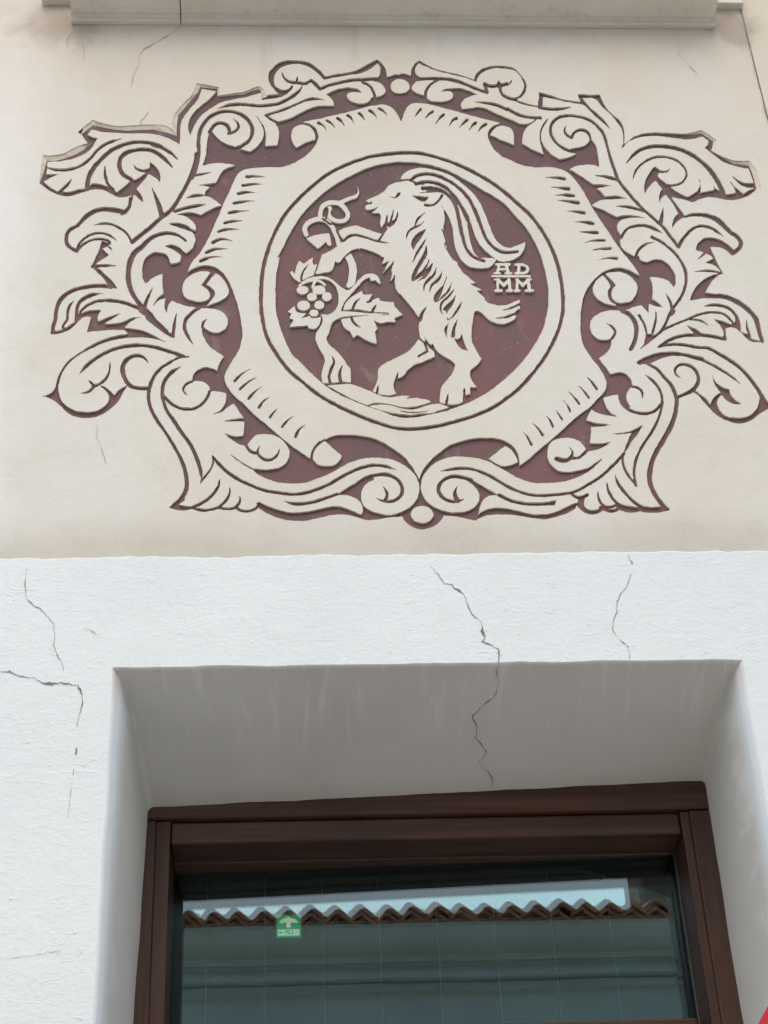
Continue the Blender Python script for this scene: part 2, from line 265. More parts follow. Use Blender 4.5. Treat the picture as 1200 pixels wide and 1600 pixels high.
D G2: 400,75 600,90 800,140 1000,240 1200,360 G3: 640,340 760,470 870,600 960,760 1020,930 1055,1100 R11: 945,250 935,380 890,560 800,730 680,890 500,1060 320,1190 G7: 500,840 330,880 150,915 0,905 G6: 750,850 600,800 400,715 230,615 100,500 0,400 G4: 150,1030 60,830 10,650 5,500 10,300 40,120 G1: 20,920 90,780 200,580 330,420 500,270 700,150 900,60 1100,20
L G6: 250,615! 350,603 470,600 570,635 670,675 760,710 840,722 940,710 1020,710! 985,735! 1100,730 G7: 200,735 280,745 325,765! 230,795 120,815 40,810 G6: 800,780 700,775 620,797! 450,725 330,660
L G6: 640,808! 720,792 850,802 950,830 1050,838 1150,812 G7: 320,790 400,785 485,815! 400,845 320,875 250,870 130,885 0,875 G6: 850,870 740,840
# vine
T 5.5,5.5,5,2 e G1: 600,402 690,362 750,340 780,305 770,250
T 6.5 n G1: 425,545 425,480 460,420 530,397 600,408 655,455 682,515 655,560 590,572 530,548 500,505 512,450
T 7 n G1: 600,800 570,700 530,620 470,562 400,553 325,578 278,630 290,695
S 3.5 n G1: 470,555 490,500 490,455
S 3.5 n G1: 445,550 520,600
L G1: 295,735! 370,705 510,685! 530,790 500,800 480,765! 440,800 400,830! 350,790
L G1: 600,660! 680,630 760,615 840,640 920,670 995,690! 970,750! 900,740 820,710 750,695 690,700 640,740! 600,690
S 4 n G1: 510,640 525,720 550,820
S 4 n G1: 580,655 605,720 650,770
L G1: 655,910! 710,875! 750,950 765,1040 755,1130 745,1170! 690,1195 665,1180! 690,1080 690,1000
L G4: 135,270! 160,260 185,290! 200,220 225,165! 270,195! 310,160 355,135! 360,200 395,190! 380,240 360,300! 300,320 225,365! 175,330 145,290
S 4 s G4: 312,195 265,260 245,320 255,365
L G4: 120,640! 150,610 185,590! 200,640 260,655 300,650! 240,700! 300,690 320,680! 340,700 400,700 432,690! 425,740 400,785 360,800 310,790! 305,770! 220,775 135,785! 175,715! 135,700! 150,655!
L G4: 640,620! 660,560 720,500 815,445! 830,480 910,475! 870,550! 920,530 975,510! 985,540 1115,550! 1120,590 1190,670! 1115,700! 1130,735! 1035,735! 990,750 930,725! 960,800! 935,830! 955,945! 870,915 770,855! 735,885! 695,820! 660,800 630,750 615,690 
S 4.5 n G4: 632,637 760,630 900,650 1055,660
S 4.5 e G4: 540,745 620,700 720,683 870,672
S 4 s G4: 800,515 750,560 722,635
S 4.5 s G4: 950,575 925,610 910,640
S 5 e G4: 715,690 735,740 805,795
S 3.5 n G4: 865,550 900,540
S 4.5 n G4: 440,700 425,770 385,810
L G4: 235,388! 240,370 320,325 420,308 500,320 560,360 620,410 680,440 740,395 800,325 860,287 920,285 965,318 988,380! 962,370 940,345 900,352 885,320! 830,345 770,410 710,480 650,550 610,640! 720,643 900,657 1050,662! 800,672 680,680 600,700 540,740 520,780 500,850 480,880 490,930 560,1000 640,1080 690,1160 G6: 440,395 466,480 470,585! 380,578 270,590 205,585! 195,500 215,430 225,370 200,310 160,240 137,170 150,110 G4: 430,770 445,700 425,668! 460,665 500,670 550,640 585,580 595,500 580,430 540,370 480,340 420,335 330,350
T 3 n G4: 225,395 300,358 380,345 440,365 465,392
T 4 n G4: 375,345 350,410
L G4: 312,449 291,468 257,475 223,469 202,450 201,426 222,407 256,400 290,406 311,425
L G4: 471,449 448,470 410,477 373,470 349,450 348,426 371,405 409,398 446,405 470,425
L G4: 388,514 371,534 343,541 315,534 297,515 297,491 314,471 342,464 370,471 388,490
L G4: 528,512 512,534 485,542 458,535 441,513 441,487 457,465 484,457 511,464 528,486
L G4: 327,596 304,619 267,628 230,620 207,597 206,569 229,546 266,537 303,545 326,568
L G4: 458,590 441,611 413,618 385,611 367,591 367,567 384,546 412,539 440,546 458,566
L G4: 404,662 388,679 362,685 336,679 319,662 319,641 335,624 361,618 387,624 404,641
S 5 s G6: 290,335 312,390 285,460 266,520 275,590
S 4.5 s G6: 392,425 366,480 365,540 378,585
S 3 b G6: 930,850 1050,867 G7: 300,850
# goat
L G2: 490,245! 395,248! 410,205 450,170 530,140 620,135 720,155 830,190 920,240 1010,310 1090,390 1150,480 1190,570 G3: 480,480 510,560 545,640 590,710 640,750 700,762 760,745 810,725 845,705! 842,745 820,800 770,850 700,880 620,887 570,870! 555,900 520,935 460,950 380,950 310,930 250,880 205,800 180,720 165,600 140,500 100,420 50,355 20,325! G2: 745,360 650,300
L G1: 965,750! 1000,690! 1050,620! 1200,700! 1200,800! 1200,960! 1020,910! 960,880 880,845 800,825 720,845 650,900 610,950! 580,958 560,938! 550,990 530,1035 470,1055 375,1065! 400,1000 420,940 435,890! 500,860 590,800 640,755 690,715 740,705 820,722
L G2: 500,250! 480,250 380,265 310,285 270,310 240,350 170,395 110,420 72,440! 100,460! 130,465 80,480! 62,505 75,525 110,543! 150,560 195,560 212,590 205,650 218,690! 238,660 262,638! 300,640 335,615! 350,640 300,690 250,720! 215,770 190,815! 0,900! 0,885 120,910 230,970! 240,975 220,1035! 290,1000! 230,1120! 330,1010! 310,1150 295,1200 G4: 1110,150! 1090,280 1068,365! 1110,320 1130,230! 1120,330 1130,420 1170,480 G5: 200,460 270,540 340,630 385,690! 455,600! 410,700 390,760 390,830 400,880! 440,930 432,870! 470,920 505,965! 515,940! 560,1010 640,1070 710,1110 735,1150 G7: 550,415 520,500 470,560 420,630 405,700 400,770! 470,787 560,787 625,760! 650,705 695,700! 685,625! 750,628! R11: 225,1050 208,990 220,940! 290,880 312,840! 270,770 230,700 220,640 222,560 235,470 248,405! 270,392 295,398 330,425 380,475 440,505 510,517 570,500 630,468 640,437! 630,405 678,370! 672,345 650,330 675,312! 670,290! 620,310 560,335 480,345 G5: 1100,575 1040,560 1000,520! 1015,518! 970,480 930,442! 985,437! 930,415 860,378! 925,370! 870,335 800,270 745,195! 748,182! 700,150! 650,70 620,0 G2: 830,890 800,835! 815,825! 790,740 775,700! 800,722! 795,690 805,640 805,580 790,510 745,445! 790,390! 760,350 650,300 540,278
D G2: 275,395! 300,403 345,400 370,365 398,362! 385,395 350,418 310,412
D G2: 100,458! 125,445! 132,470 105,472
S 4 e G2: 70,535 135,530 190,492
D G2: 490,388! 560,395 662,402! 630,445 590,447 540,420
S 4 n G2: 628,480 700,480 750,440 785,390
S 3.5 n G2: 385,250 440,245 490,248 545,285
S 5.5 n G2: 495,247 540,210 620,190 700,195 790,225 880,275 970,345 1040,430 1090,530 1140,650 G3: 470,660 520,730 580,780 660,805 770,795
S 5.5 n G2: 540,282 640,265 740,280 830,327 900,400 960,490 1020,620
D G3: 260,370! 310,450 345,560 390,680 450,770 520,830! 560,862! 480,855 410,850 360,800 330,710 310,600 290,490
S 7,6,6,6,5 n G2: 610,325 720,330 800,355 860,405 910,480 940,600 970,750 1010,880 1070,960 1180,1005
S 4 s G2: 575,368 650,358 760,350 830,370
S 4 n G2: 262,700 220,770 188,818
S 4 e G1: 640,758 700,712 760,702 850,725 950,755 1070,778
S 3 s G2: 330,525 312,600 298,645
S 3.5 s G2: 270,565 262,645
S 3.5 s G2: 368,545 355,610 330,650
S 4 b G2: 625,555 560,610 525,690
S 4 b G2: 615,635 575,670 520,692 470,730 450,795
D G2: 632,708! 560,740 508,800 495,860 518,905! 545,850 590,790
S 4 b G2: 640,785 600,850 550,930 512,1012
S 4 s G2: 640,870 630,950 570,1050 515,1165
S 4 e G2: 512,1185 600,1130 660,1070 695,1025
S 4 s G5: 455,25 440,100 390,190 335,290 330,345
S 3.5 e G5: 330,345 370,310 430,250 470,190 482,150
S 4.5 b G5: 515,190 490,250 440,310 375,355
S 4.5 b G5: 550,225 530,290 480,340 440,390 435,448
S 4.5 b G5: 605,265 570,340 510,390 488,460
D G5: 650,308! 610,390 540,470 525,540 550,558! 585,500 620,410
S 3.5 b G5: 692,368 660,450 600,510 548,555
S 4 b G5: 718,433 660,500 600,560 590,620 605,658
D G5: 610,622! 650,570 700,530 737,478! 700,590 655,650 655,718! 640,640
S 4 b G5: 792,543 750,620 700,690 660,718
S 4.5 b G5: 667,752 640,800 648,882
D G5: 755,700! 700,800 690,885! 722,882 730,800
D G5: 782,815! 770,890 712,888! 750,950 790,990 848,1007! 815,930
D G5: 385,692! 410,640 462,592! 430,665 402,740
S 3.5 s G7: 482,688 465,785
S 3.5 n G7: 633,648 630,755
D G7: 622,765! 650,705 695,700 690,730 640,775
S 4 s R11: 515,385 580,370 675,328
S 4.5 s R11: 450,460 540,452 645,412
L G6: 1110,165! 1070,230 1010,290 900,350 780,410 730,462 722,540 700,610 672,665! 740,695 820,705 895,688! 872,640 875,570 915,480! 908,545! 960,520 1010,460 1070,415 1130,395 G7: 240,390 300,365 355,340! 350,300 310,265 270,220 210,160!
S 4 n G7: 262,210 275,250 288,290! 250,310 203,338
S 3 s G6: 726,608 714,688
S 3.5 n G7: 205,160 250,205 330,245
# letters
T 3.6 n G3: 572,918 696,918
T 4.2 n G3: 600,920 582,1000
T 4.6 n G3: 664,918 686,1000
T 3.4 n G3: 598,962 675,962
T 2.8 n G3: 555,1001 608,1001
T 2.8 n G3: 660,1001 716,1001
T 3.4 n G3: 752,919 825,919! 862,940 875,965 862,985 825,1000! 752,1000
T 4.6 n G3: 785,919 780,1003
T 4.5 n G3: 860,940 868,960 860,985
T 3.2 n G3: 537,1028 888,1028
T 2.8 n G3: 552,1060 600,1060
T 4.4 n G3: 585,1062 588,1162
T 4.6 n G3: 590,1063 645,1112! 692,1063
T 4.8 n G3: 692,1062 702,1162
T 3.4 n G3: 565,1163 620,1163
T 3.4 n G3: 675,1163 720,1163
T 4.4 n G3: 770,1062 766,1162
T 4.6 n G3: 766,1063 822,1112! 868,1063
T 5 n G3: 870,1062 886,1162
T 3.4 n G3: 746,1163 790,1163
T 3.4 n G3: 850,1163 918,1163
T 2.8 n G3: 868,1060 896,1060
"""
RING_PTS = "600,238.3 625,235.8 655,236.3 683,242.5 717,254.5 742,266.7 763,278.3 787,295 810,315 830,333.3 847,355 863,383 874,412 880,440 883,470 881,495 875,517 865,540 850,565 833,587 817,605 795,623.5 770,640 745,651 720,659 687,667.5 653,672.5 620,671.7 587,662.5 553,649 520,633.3 495,618.3 470,598.3 447,578 428,552 413,524 406,490 405,460 408,420 420,378 440,338 463,310 488,286.7 513,268 547,251.7 576,242"
STEP=0.5; X0,Y0,X1,Y1=56.0,84.0,1214.0,836.0
def _cat(pts,corner,closed):
    n=len(pts); out=[]
    P=np.array(pts,float)
    rng=range(n if closed else n-1)
    for i in rng:
        a,b=P[i],P[(i+1)%n]
        d=np.hypot(*(b-a))
        k=max(1,int(d/2.5))
        def tan(j,o):
            if corner[j] or (not closed and (j==0 or j==n-1)): return None
            return (P[(j+1)%n]-P[(j-1)%n])
        def nrm(t,ref):
            L=np.hypot(*t); return t/L*ref if L>1e-6 else t
        t0,t1=tan(i,0),tan((i+1)%n,1)
        m0=nrm(t0,d) if t0 is not None else None
        m1=nrm(t1,d) if t1 is not None else None
        if m0 is None and m1 is None: m0=m1=b-a
        elif m0 is None: m0=1.5*(b-a)-.5*m1
        elif m1 is None: m1=1.5*(b-a)-.5*m0
        for s in range(k):
            t=s/k; t2=t*t; t3=t2*t
            out.append((2*t3-3*t2+1)*a+(t3-2*t2+t)*m0+(-2*t3+3*t2)*b+(t3-t2)*m1)
    if not closed: out.append(P[-1])
    return np.array(out)
def parse_pts(txt,crops):
    pts=[];cor=[];ox,oy,s=0,0,1
    for tok in txt.split():
        if tok.endswith(':'): ox,oy,s=crops[tok[:-1]]; continue
        if tok=='!':
            if cor: cor[-1]=True
            continue
        c=tok.endswith('!'); tok=tok.rstrip('!')
        x,y=tok.split(',')
        p=(ox+float(x)/s,oy+float(y)/s)
        if pts and math.hypot(p[0]-pts[-1][0],p[1]-pts[-1][1])<.25: continue
        pts.append(p);cor.append(c)
    return pts,cor
class Field:
    def __init__(s):
        s.w=int((X1-X0)/STEP)+1; s.h=int((Y1-Y0)/STEP)+1
        s.f=np.full((s.h,s.w),6.0,np.float32)
    def _segs(s,dist,A,B,ra,rb,R):
        for (ax,ay),(bx,by),wa,wb in zip(A,B,ra,rb):
            m=R+max(wa,wb)
            i0=max(0,int((min(ax,bx)-m-X0)/STEP)); i1=min(s.w,int((max(ax,bx)+m-X0)/STEP)+2)
            j0=max(0,int((min(ay,by)-m-Y0)/STEP)); j1=min(s.h,int((max(ay,by)+m-Y0)/STEP)+2)
            if i1<=i0 or j1<=j0: continue
            x=(X0+np.arange(i0,i1)*STEP-ax)[None,:]; y=(Y0+np.arange(j0,j1)*STEP-ay)[:,None]
            dx,dy=bx-ax,by-ay; L=dx*dx+dy*dy
            t=np.clip((x*dx+y*dy)/max(L,1e-9),0,1)
            d=np.sqrt((x-t*dx)**2+(y-t*dy)**2)-(wa+(wb-wa)*t)
            v=dist[j0:j1,i0:i1]; np.minimum(v,d,out=v)
    def poly(s,pts,cor,light):
        P=_cat(pts,cor,True)
        xs,ys=P[:,0],P[:,1]
        i0=max(0,int((xs.min()-5-X0)/STEP)); i1=min(s.w,int((xs.max()+5-X0)/STEP)+2)
        j0=max(0,int((ys.min()-5-Y0)/STEP)); j1=min(s.h,int((ys.max()+5-Y0)/STEP)+2)
        dist=np.full((s.h,s.w),6.0,np.float32) if False else None
        d=np.full((s.h,s.w),4.0,np.float32) if (i1-i0)*(j1-j0)>2e6 else None
        sub=np.full((j1-j0,i1-i0),4.0,np.float32)
        tmp=Field.__new__(Field); tmp.w=i1-i0; tmp.h=j1-j0
        sh=np.array([i0*STEP,j0*STEP])
        Q=P-sh; Qn=np.roll(Q,-1,0); z=np.zeros(len(Q))
        tmp._segs(sub,Q,Qn,z,z,3.5)
        ins=np.zeros((j1-j0,i1-i0),bool)
        gx=X0+np.arange(i1-i0)*STEP
        ax,ay=Q[:,0],Q[:,1];bx,by=Qn[:,0],Qn[:,1]
        for j in range(j1-j0):
            y=Y0+j*STEP+1e-4
            m=((ay<=y)&(by>y))|((by<=y)&(ay>y))
            if not m.any(): continue
            xc=np.sort(ax[m]+(y-ay[m])/(by[m]-ay[m])*(bx[m]-ax[m]))
            ins[j]=(np.searchsorted(xc,gx)%2)==1
        sd=np.where(ins,-sub,sub)
        v=s.f[j0:j1,i0:i1]
        if light: np.maximum(v,-sd,out=v)
        else: np.minimum(v,sd,out=v)
    def stroke(s,pts,cor,w,taper,light):
        P=_cat(pts,cor,False)
        d=np.r_[0,np.cumsum(np.hypot(*np.diff(P,axis=0).T))]; L=d[-1]; t=d/L
        ww=np.interp(t,np.linspace(0,1,len(w)),w)/2
        a=np.ones_like(t); tl=min(.5,16/L)
        if taper in('s','b'): a*=np.clip(.12+.88*(t/tl),0,1)**.8
        if taper in('e','b'): a*=np.clip(.12+.88*((1-t)/tl),0,1)**.8
        if taper=='h': a*=np.clip(1.0-.92*np.maximum(0,(t-.25)/.75),.08,1)
        if taper=='g': a*=np.clip(1.0-.92*np.maximum(0,(.75-t)/.75),.08,1)
        ww=ww*a
        i0=max(0,int((P[:,0].min()-9-X0)/STEP)); i1=min(s.w,int((P[:,0].max()+9-X0)/STEP)+2)
        j0=max(0,int((P[:,1].min()-9-Y0)/STEP)); j1=min(s.h,int((P[:,1].max()+9-Y0)/STEP)+2)
        sub=np.full((j1-j0,i1-i0),4.0,np.float32)
        tmp=Field.__new__(Field); tmp.w=i1-i0; tmp.h=j1-j0
        Q=P-np.array([i0*STEP,j0*STEP])
        tmp._segs(sub,Q[:-1],Q[1:],ww[:-1],ww[1:],3.5)
        v=s.f[j0:j1,i0:i1]
        if light: np.maximum(v,-sub,out=v)
        else: np.minimum(v,sub,out=v)
def build(ORN,CROPS,RING_PTS):
    F=Field()
    for line in ORN.strip().splitlines():
        line=line.strip()
        if not line or line[0]=='#': continue
        k,_,rest=line.partition(' ')
        if k=='RING':
            R=np.array([[float(v) for v in p.split(',')] for p in RING_PTS.split()])
            c=R.mean(0); u=c-R; u/=np.hypot(*u.T)[:,None]; R=R+u*3.0
            R=np.vstack([R,R[:1]])
            F.stroke([tuple(p) for p in R],[False]*len(R),[6],'n',False)
        elif k in 'DL':
            p,c=parse_pts(rest,CROPS); F.poly(p,c,k=='L')
        else:
            w,tp,rest=rest.split(' ',2)
            p,c=parse_pts(rest,CROPS); F.stroke(p,c,[float(v) for v in w.split(',')],tp,k=='T')
    return F

# ------------------------------------------------------------ helpers
def new_mat(name):
    m = bpy.data.materials.new(name); m.use_nodes = True
    nt = m.node_tree; b = nt.nodes['Principled BSDF']
    return m, nt, b
class NT:
    def __init__(s, nt): s.nt = nt
    def add(s, t, **kw):
        n = s.nt.nodes.new(t)
        for k, v in kw.items(): setattr(n, k, v)
        return n
    def link(s, a, b): s.nt.links.new(a, b)
    def pos(s):
        return s.add('ShaderNodeNewGeometry').outputs['Position']
    def noise(s, scale, detail=6, rough=0.55, stretch=None, vec=None, offset=0.0, dist=0.0):
        n = s.add('ShaderNodeTexNoise'); n.inputs['Scale'].default_value = scale
        n.inputs['Detail'].default_value = detail; n.inputs['Roughness'].default_value = rough; n.inputs['Distortion'].default_value = dist
        mp = s.add('ShaderNodeMapping'); mp.inputs['Scale'].default_value = stretch or (1, 1, 1); mp.inputs['Location'].default_value = (offset, offset*.7, offset*1.3)
        s.link(vec or s.pos(), mp.inputs[0]); s.link(mp.outputs[0], n.inputs['Vector'])
        return n.outputs['Fac']
    def ramp(s, fac, a, b, ca=(0, 0, 0, 1), cb=(1, 1, 1, 1)):
        r = s.add('ShaderNodeMapRange'); r.inputs['From Min'].default_value = a; r.inputs['From Max'].default_value = b
        r.interpolation_type = 'SMOOTHSTEP'; s.link(fac, r.inputs['Value']); return r.outputs['Result']
    def mix(s, fac, a, b, blend='MIX'):
        n = s.add('ShaderNodeMix', data_type='RGBA', blend_type=blend)
        for sock, v in ((n.inputs['Factor'], fac), (n.inputs['A'], a), (n.inputs['B'], b)):
            if hasattr(v, 'is_linked'): s.link(v, sock)
            elif isinstance(v, (int, float)): sock.default_value = v
            else: sock.default_value = (*v[:3], 1)
        return n.outputs['Result']
    def math(s, op, a, b=None):
        n = s.add('ShaderNodeMath', operation=op)
        for sock, v in zip(n.inputs, (a, b)):
            if v is None: continue
            if hasattr(v, 'is_linked'): s.link(v, sock)
            else: sock.default_value = v
        return n.outputs[0]
    def xyz(s):
        n = s.add('ShaderNodeSeparateXYZ'); s.link(s.pos(), n.inputs[0]); return n.outputs
    def bump(s, height, strength, dist, normal=None):
        n = s.add('ShaderNodeBump'); n.inputs['Strength'].default_value = strength; n.inputs['Distance'].default_value = dist
        s.link(height, n.inputs['Height'])
        if normal is not None: s.link(normal, n.inputs['Normal'])
        return n.outputs[0]

def link_mesh(name, verts, faces, mats, parent=None, smooth=False, midx=None):
    me = bpy.data.meshes.new(name); me.from_pydata([tuple(map(float, v)) for v in verts], [], faces); me.update()
    for m in (mats if isinstance(mats, (list, tuple)) else [mats]): me.materials.append(m)
    if midx is not None: me.polygons.foreach_set('material_index', midx)
    if smooth: me.polygons.foreach_set('use_smooth', [True]*len(me.polygons))
    o = bpy.data.objects.new(name, me); COL.objects.link(o)
    if parent is not None:
        o.parent = parent; o.matrix_parent_inverse = parent.matrix_world.inverted()
    return o
def thing(name, label, cat, loc=(0, 0, 0), group=None):
    o = bpy.data.objects.new(name, None); COL.objects.link(o); o.location = loc; o.empty_display_size = .1
    o['label'] = label; o['category'] = cat
    if group: o['group'] = group
    o.matrix_world = Matrix.Translation(loc)
    return o
def box(x0, x1, y0, y1, z0, z1):
    v = [(x, y, z) for x in (x0, x1) for y in (y0, y1) for z in (z0, z1)]
    f = [(0, 1, 3, 2), (4, 6, 7, 5), (0, 4, 5, 1), (2, 3, 7, 6), (0, 2, 6, 4), (1, 5, 7, 3)]
    return v, f
def box_obj(name, dims, mat, parent=None, bevel=0.0, seg=2):
    v, f = box(*dims); bm = bmesh.new(); vs = [bm.verts.new(p) for p in v]
    for q in f: bm.faces.new([vs[i] for i in q])
    bmesh.ops.recalc_face_normals(bm, faces=bm.faces)
    if bevel: bmesh.ops.bevel(bm, geom=list(bm.edges), offset=bevel, segments=seg, affect='EDGES', profile=.6)
    me = bpy.data.meshes.new(name); bm.to_mesh(me); bm.free(); me.materials.append(mat)
    o = bpy.data.objects.new(name, me); COL.objects.link(o)
    if parent is not None: o.parent = parent; o.matrix_parent_inverse = parent.matrix_world.inverted()
    return o
def prism(name, prof, x0, x1, mat, parent=None, smooth=False):      # profile of (y, z) points run along x
    n = len(prof); v = [(x0, y, z) for y, z in prof] + [(x1, y, z) for y, z in prof]
    f = [(i, (i+1) % n, n+(i+1) % n, n+i) for i in range(n)] + [tuple(range(n))[::-1], tuple(range(n, 2*n))]
    o = link_mesh(name, v, f, mat, parent)
    bm = bmesh.new(); bm.from_mesh(o.data); bmesh.ops.recalc_face_normals(bm, faces=bm.faces); bm.to_mesh(o.data); bm.free()
    return o

Z_BAND = float(on_wall(600, 867.5)[2])          # joint between cream panel and white lower wall
# ------------------------------------------------------------ materials
def cream_nodes(m, nt, b, base, edge=False):
    k = NT(nt); X, Y, Z = k.xyz()
    big = k.noise(2.3, 5, .6); mid = k.noise(11, 7, .62, offset=3); fine = k.noise(140, 4, .6, offset=5)
    c = k.mix(k.ramp(big, .35, .68), base, (base[0]*.955, base[1]*.925, base[2]*.875))
    c = k.mix(k.math('MULTIPLY', k.ramp(mid, .52, .72), .4), c, (base[0]*.87, base[1]*.85, base[2]*.80))
    # paler limewash at the two borders of the panel
    wob = k.math('MULTIPLY', k.math('SUBTRACT', mid, .5), .12)
    xl = k.math('ADD', X, wob)
    c = k.mix(k.math('MULTIPLY', k.ramp(xl, -.47, -.60), .8), c, (.76, .76, .71))
    # grime rubbed in above the joint with the white wall
    zz = k.math('ADD', Z, k.math('MULTIPLY', k.math('SUBTRACT', k.noise(6, 5, .6, offset=9), .5), .10))
    sp = k.math('MULTIPLY', k.ramp(k.noise(300, 5, .75, offset=2), .48, .70), k.ramp(k.noise(9, 5, .65, offset=61), .38, .62))
    low = k.math('MULTIPLY', k.ramp(zz, Z_BAND+.13, Z_BAND+.0), k.math('ADD', k.math('MULTIPLY', sp, .55), k.math('ADD', k.math('MULTIPLY', big, .30), .10)))
    c = k.mix(low, c, (.30, .27, .22))
    top = k.math('MULTIPLY', k.ramp(zz, 4.84, 4.99), k.math('ADD', k.math('MULTIPLY', k.ramp(mid, .4, .65), .35), .08))  # stain and the ledge's soft shade, both put into the colour
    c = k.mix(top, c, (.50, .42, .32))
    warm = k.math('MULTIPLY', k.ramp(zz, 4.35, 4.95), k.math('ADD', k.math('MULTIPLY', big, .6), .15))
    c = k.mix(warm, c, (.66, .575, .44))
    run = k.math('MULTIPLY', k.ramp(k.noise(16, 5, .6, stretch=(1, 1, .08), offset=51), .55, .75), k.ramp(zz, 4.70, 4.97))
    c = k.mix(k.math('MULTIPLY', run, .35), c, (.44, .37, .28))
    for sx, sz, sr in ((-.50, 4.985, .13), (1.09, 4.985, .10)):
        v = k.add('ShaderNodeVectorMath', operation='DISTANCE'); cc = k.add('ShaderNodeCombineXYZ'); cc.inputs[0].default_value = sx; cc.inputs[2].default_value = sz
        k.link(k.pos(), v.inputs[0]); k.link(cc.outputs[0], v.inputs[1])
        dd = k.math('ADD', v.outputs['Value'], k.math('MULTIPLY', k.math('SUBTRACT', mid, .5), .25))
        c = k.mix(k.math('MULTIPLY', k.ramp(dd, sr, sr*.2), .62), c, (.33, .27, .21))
    st = k.ramp(k.noise(5, 6, .65, stretch=(1, 1, .35), offset=14), .60, .78)
    c = k.mix(k.math('MULTIPLY', st, .28), c, (.42, .39, .33))
    pit = k.ramp(k.noise(330, 2, .5, offset=21), .70, .78)
    c = k.mix(k.math('MULTIPLY', pit, .35), c, (.32, .28, .24))
    k.link(c, b.inputs['Base Color']); b.inputs['Roughness'].default_value = .93; b.inputs['Specular IOR Level'].default_value = .2
    bev = k.add('ShaderNodeBevel', samples=4); bev.inputs['Radius'].default_value = .0016
    n1 = k.bump(k.noise(38, 6, .6, offset=4), .35, .0035, bev.outputs[0])
    n2 = k.bump(fine, .28, .0012, n1)
    k.link(n2, b.inputs['Normal'])
CREAM = (.68, .673, .597)
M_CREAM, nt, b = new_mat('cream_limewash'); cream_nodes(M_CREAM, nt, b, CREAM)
M_CUT, nt, b = new_mat('cut_plaster_edge'); k = NT(nt)
k.link(k.mix(k.ramp(k.noise(60, 5, .6), .35, .7), (.70, .63, .50), (.56, .49, .37)), b.inputs['Base Color']); b.inputs['Roughness'].default_value = .95
k.link(k.bump(k.noise(300, 3, .6), .4, .001), b.inputs['Normal'])
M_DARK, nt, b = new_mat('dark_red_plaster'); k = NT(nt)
c = k.mix(k.ramp(k.noise(3.2, 5, .6), .35, .65), (.158, .100, .100), (.198, .106, .104))
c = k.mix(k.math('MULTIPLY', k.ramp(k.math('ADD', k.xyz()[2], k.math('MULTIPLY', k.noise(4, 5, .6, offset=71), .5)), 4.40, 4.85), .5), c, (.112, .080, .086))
c = k.mix(k.ramp(k.noise(16, 6, .65, offset=4), .45, .75), c, (.150, .112, .100))
c = k.mix(k.math('MULTIPLY', k.ramp(k.noise(95, 3, .6, offset=8), .66, .74), .5), c, (.34, .28, .26))
c = k.mix(k.math('MULTIPLY', k.ramp(k.noise(26, 6, .7, stretch=(1, 1, 2.2), offset=12), .6, .8), .5), c, (.105, .070, .074))
c = k.mix(k.math('MULTIPLY', k.ramp(k.noise(7, 8, .72, stretch=(1.6, 1, .7), offset=23, dist=1.5), .56, .70), .42), c, (.30, .235, .215))
c = k.mix(k.math('MULTIPLY', k.ramp(k.noise(420, 2, .5, offset=28), .72, .78), .6), c, (.5, .42, .38))
k.link(c, b.inputs['Base Color']); b.inputs['Roughness'].default_value = .9; b.inputs['Specular IOR Level'].default_value = .2
n1 = k.bump(k.noise(30, 6, .65), .4, .003); k.link(k.bump(k.noise(220, 4, .6, offset=3), .4, .001, n1), b.inputs['Normal'])

def white_mat(name, col, shade, coarse):
    m, nt, b = new_mat(name); k = NT(nt)
    c = k.mix(k.ramp(k.noise(3, 5, .6), .35, .7), col, shade)
    c = k.mix(k.math('MULTIPLY', k.ramp(k.noise(24, 6, .7, offset=5), .58, .8), .35), c, tuple(v*.86 for v in shade))
    k.link(c, b.inputs['Base Color']); b.inputs['Roughness'].default_value = .9; b.inputs['Specular IOR Level'].default_value = .25
    bev = k.add('ShaderNodeBevel', samples=4); bev.inputs['Radius'].default_value = .004
    tro = k.noise(21, 8, .62, stretch=(.8, .8, 1.1), offset=2, dist=.7)
    fl = k.ramp(k.noise(62, 5, .6, stretch=(.65, .65, 1.25), offset=7, dist=.9), .60, .74)
    patch = k.ramp(k.noise(3.1, 4, .6, offset=17), .36, .62)
    fl = k.math('MULTIPLY', fl, k.math('ADD', k.math('MULTIPLY', patch, .85), .15))
    lines = k.ramp(k.noise(26, 5, .6, stretch=(.22, .22, 2.6), offset=41, dist=.5), .62, .74)
    n1 = k.bump(tro, .24*coarse, .006, bev.outputs[0]); n2 = k.bump(fl, .42*coarse, .003, n1); n2 = k.bump(lines, .22*coarse, .0022, n2)
    k.link(k.bump(k.noise(120, 5, .65, stretch=(.8, .8, 1.1)), .5*coarse, .0022, n2), b.inputs['Normal'])
    return m, k, b, c
M_WHITE, *_ = white_mat('white_render', (.735, .80, .785), (.70, .765, .75), 1.0)
M_REVEAL, k, b, c = white_mat('shaded_reveal', (.68, .665, .60), (.615, .595, .53), .45)  # same white paint as the wall, shade and warm bounce put into its colour
str_ = k.ramp(k.noise(9, 5, .6, stretch=(3.6, .26, 1), offset=31, dist=1.2), .50, .68)
rc = k.mix(k.math('MULTIPLY', k.math('MULTIPLY', str_, 1.0), k.ramp(k.xyz()[1], .20, .03)), c, (.74, .725, .68))
jamb_lit = k.math('MULTIPLY', k.ramp(k.xyz()[1], .065, .010), k.ramp(k.xyz()[2], 3.205, 3.14))       # lit jamb fronts coloured in as a blend to the wall's white
k.link(k.mix(jamb_lit, rc, (.735, .795, .78)), b.inputs['Base Color'])
M_CRACK, nt, b = new_mat('crack_shadow'); b.inputs['Base Color'].default_value = (.19, .18, .17, 1); b.inputs['Roughness'].default_value = 1
M_FAINT = None
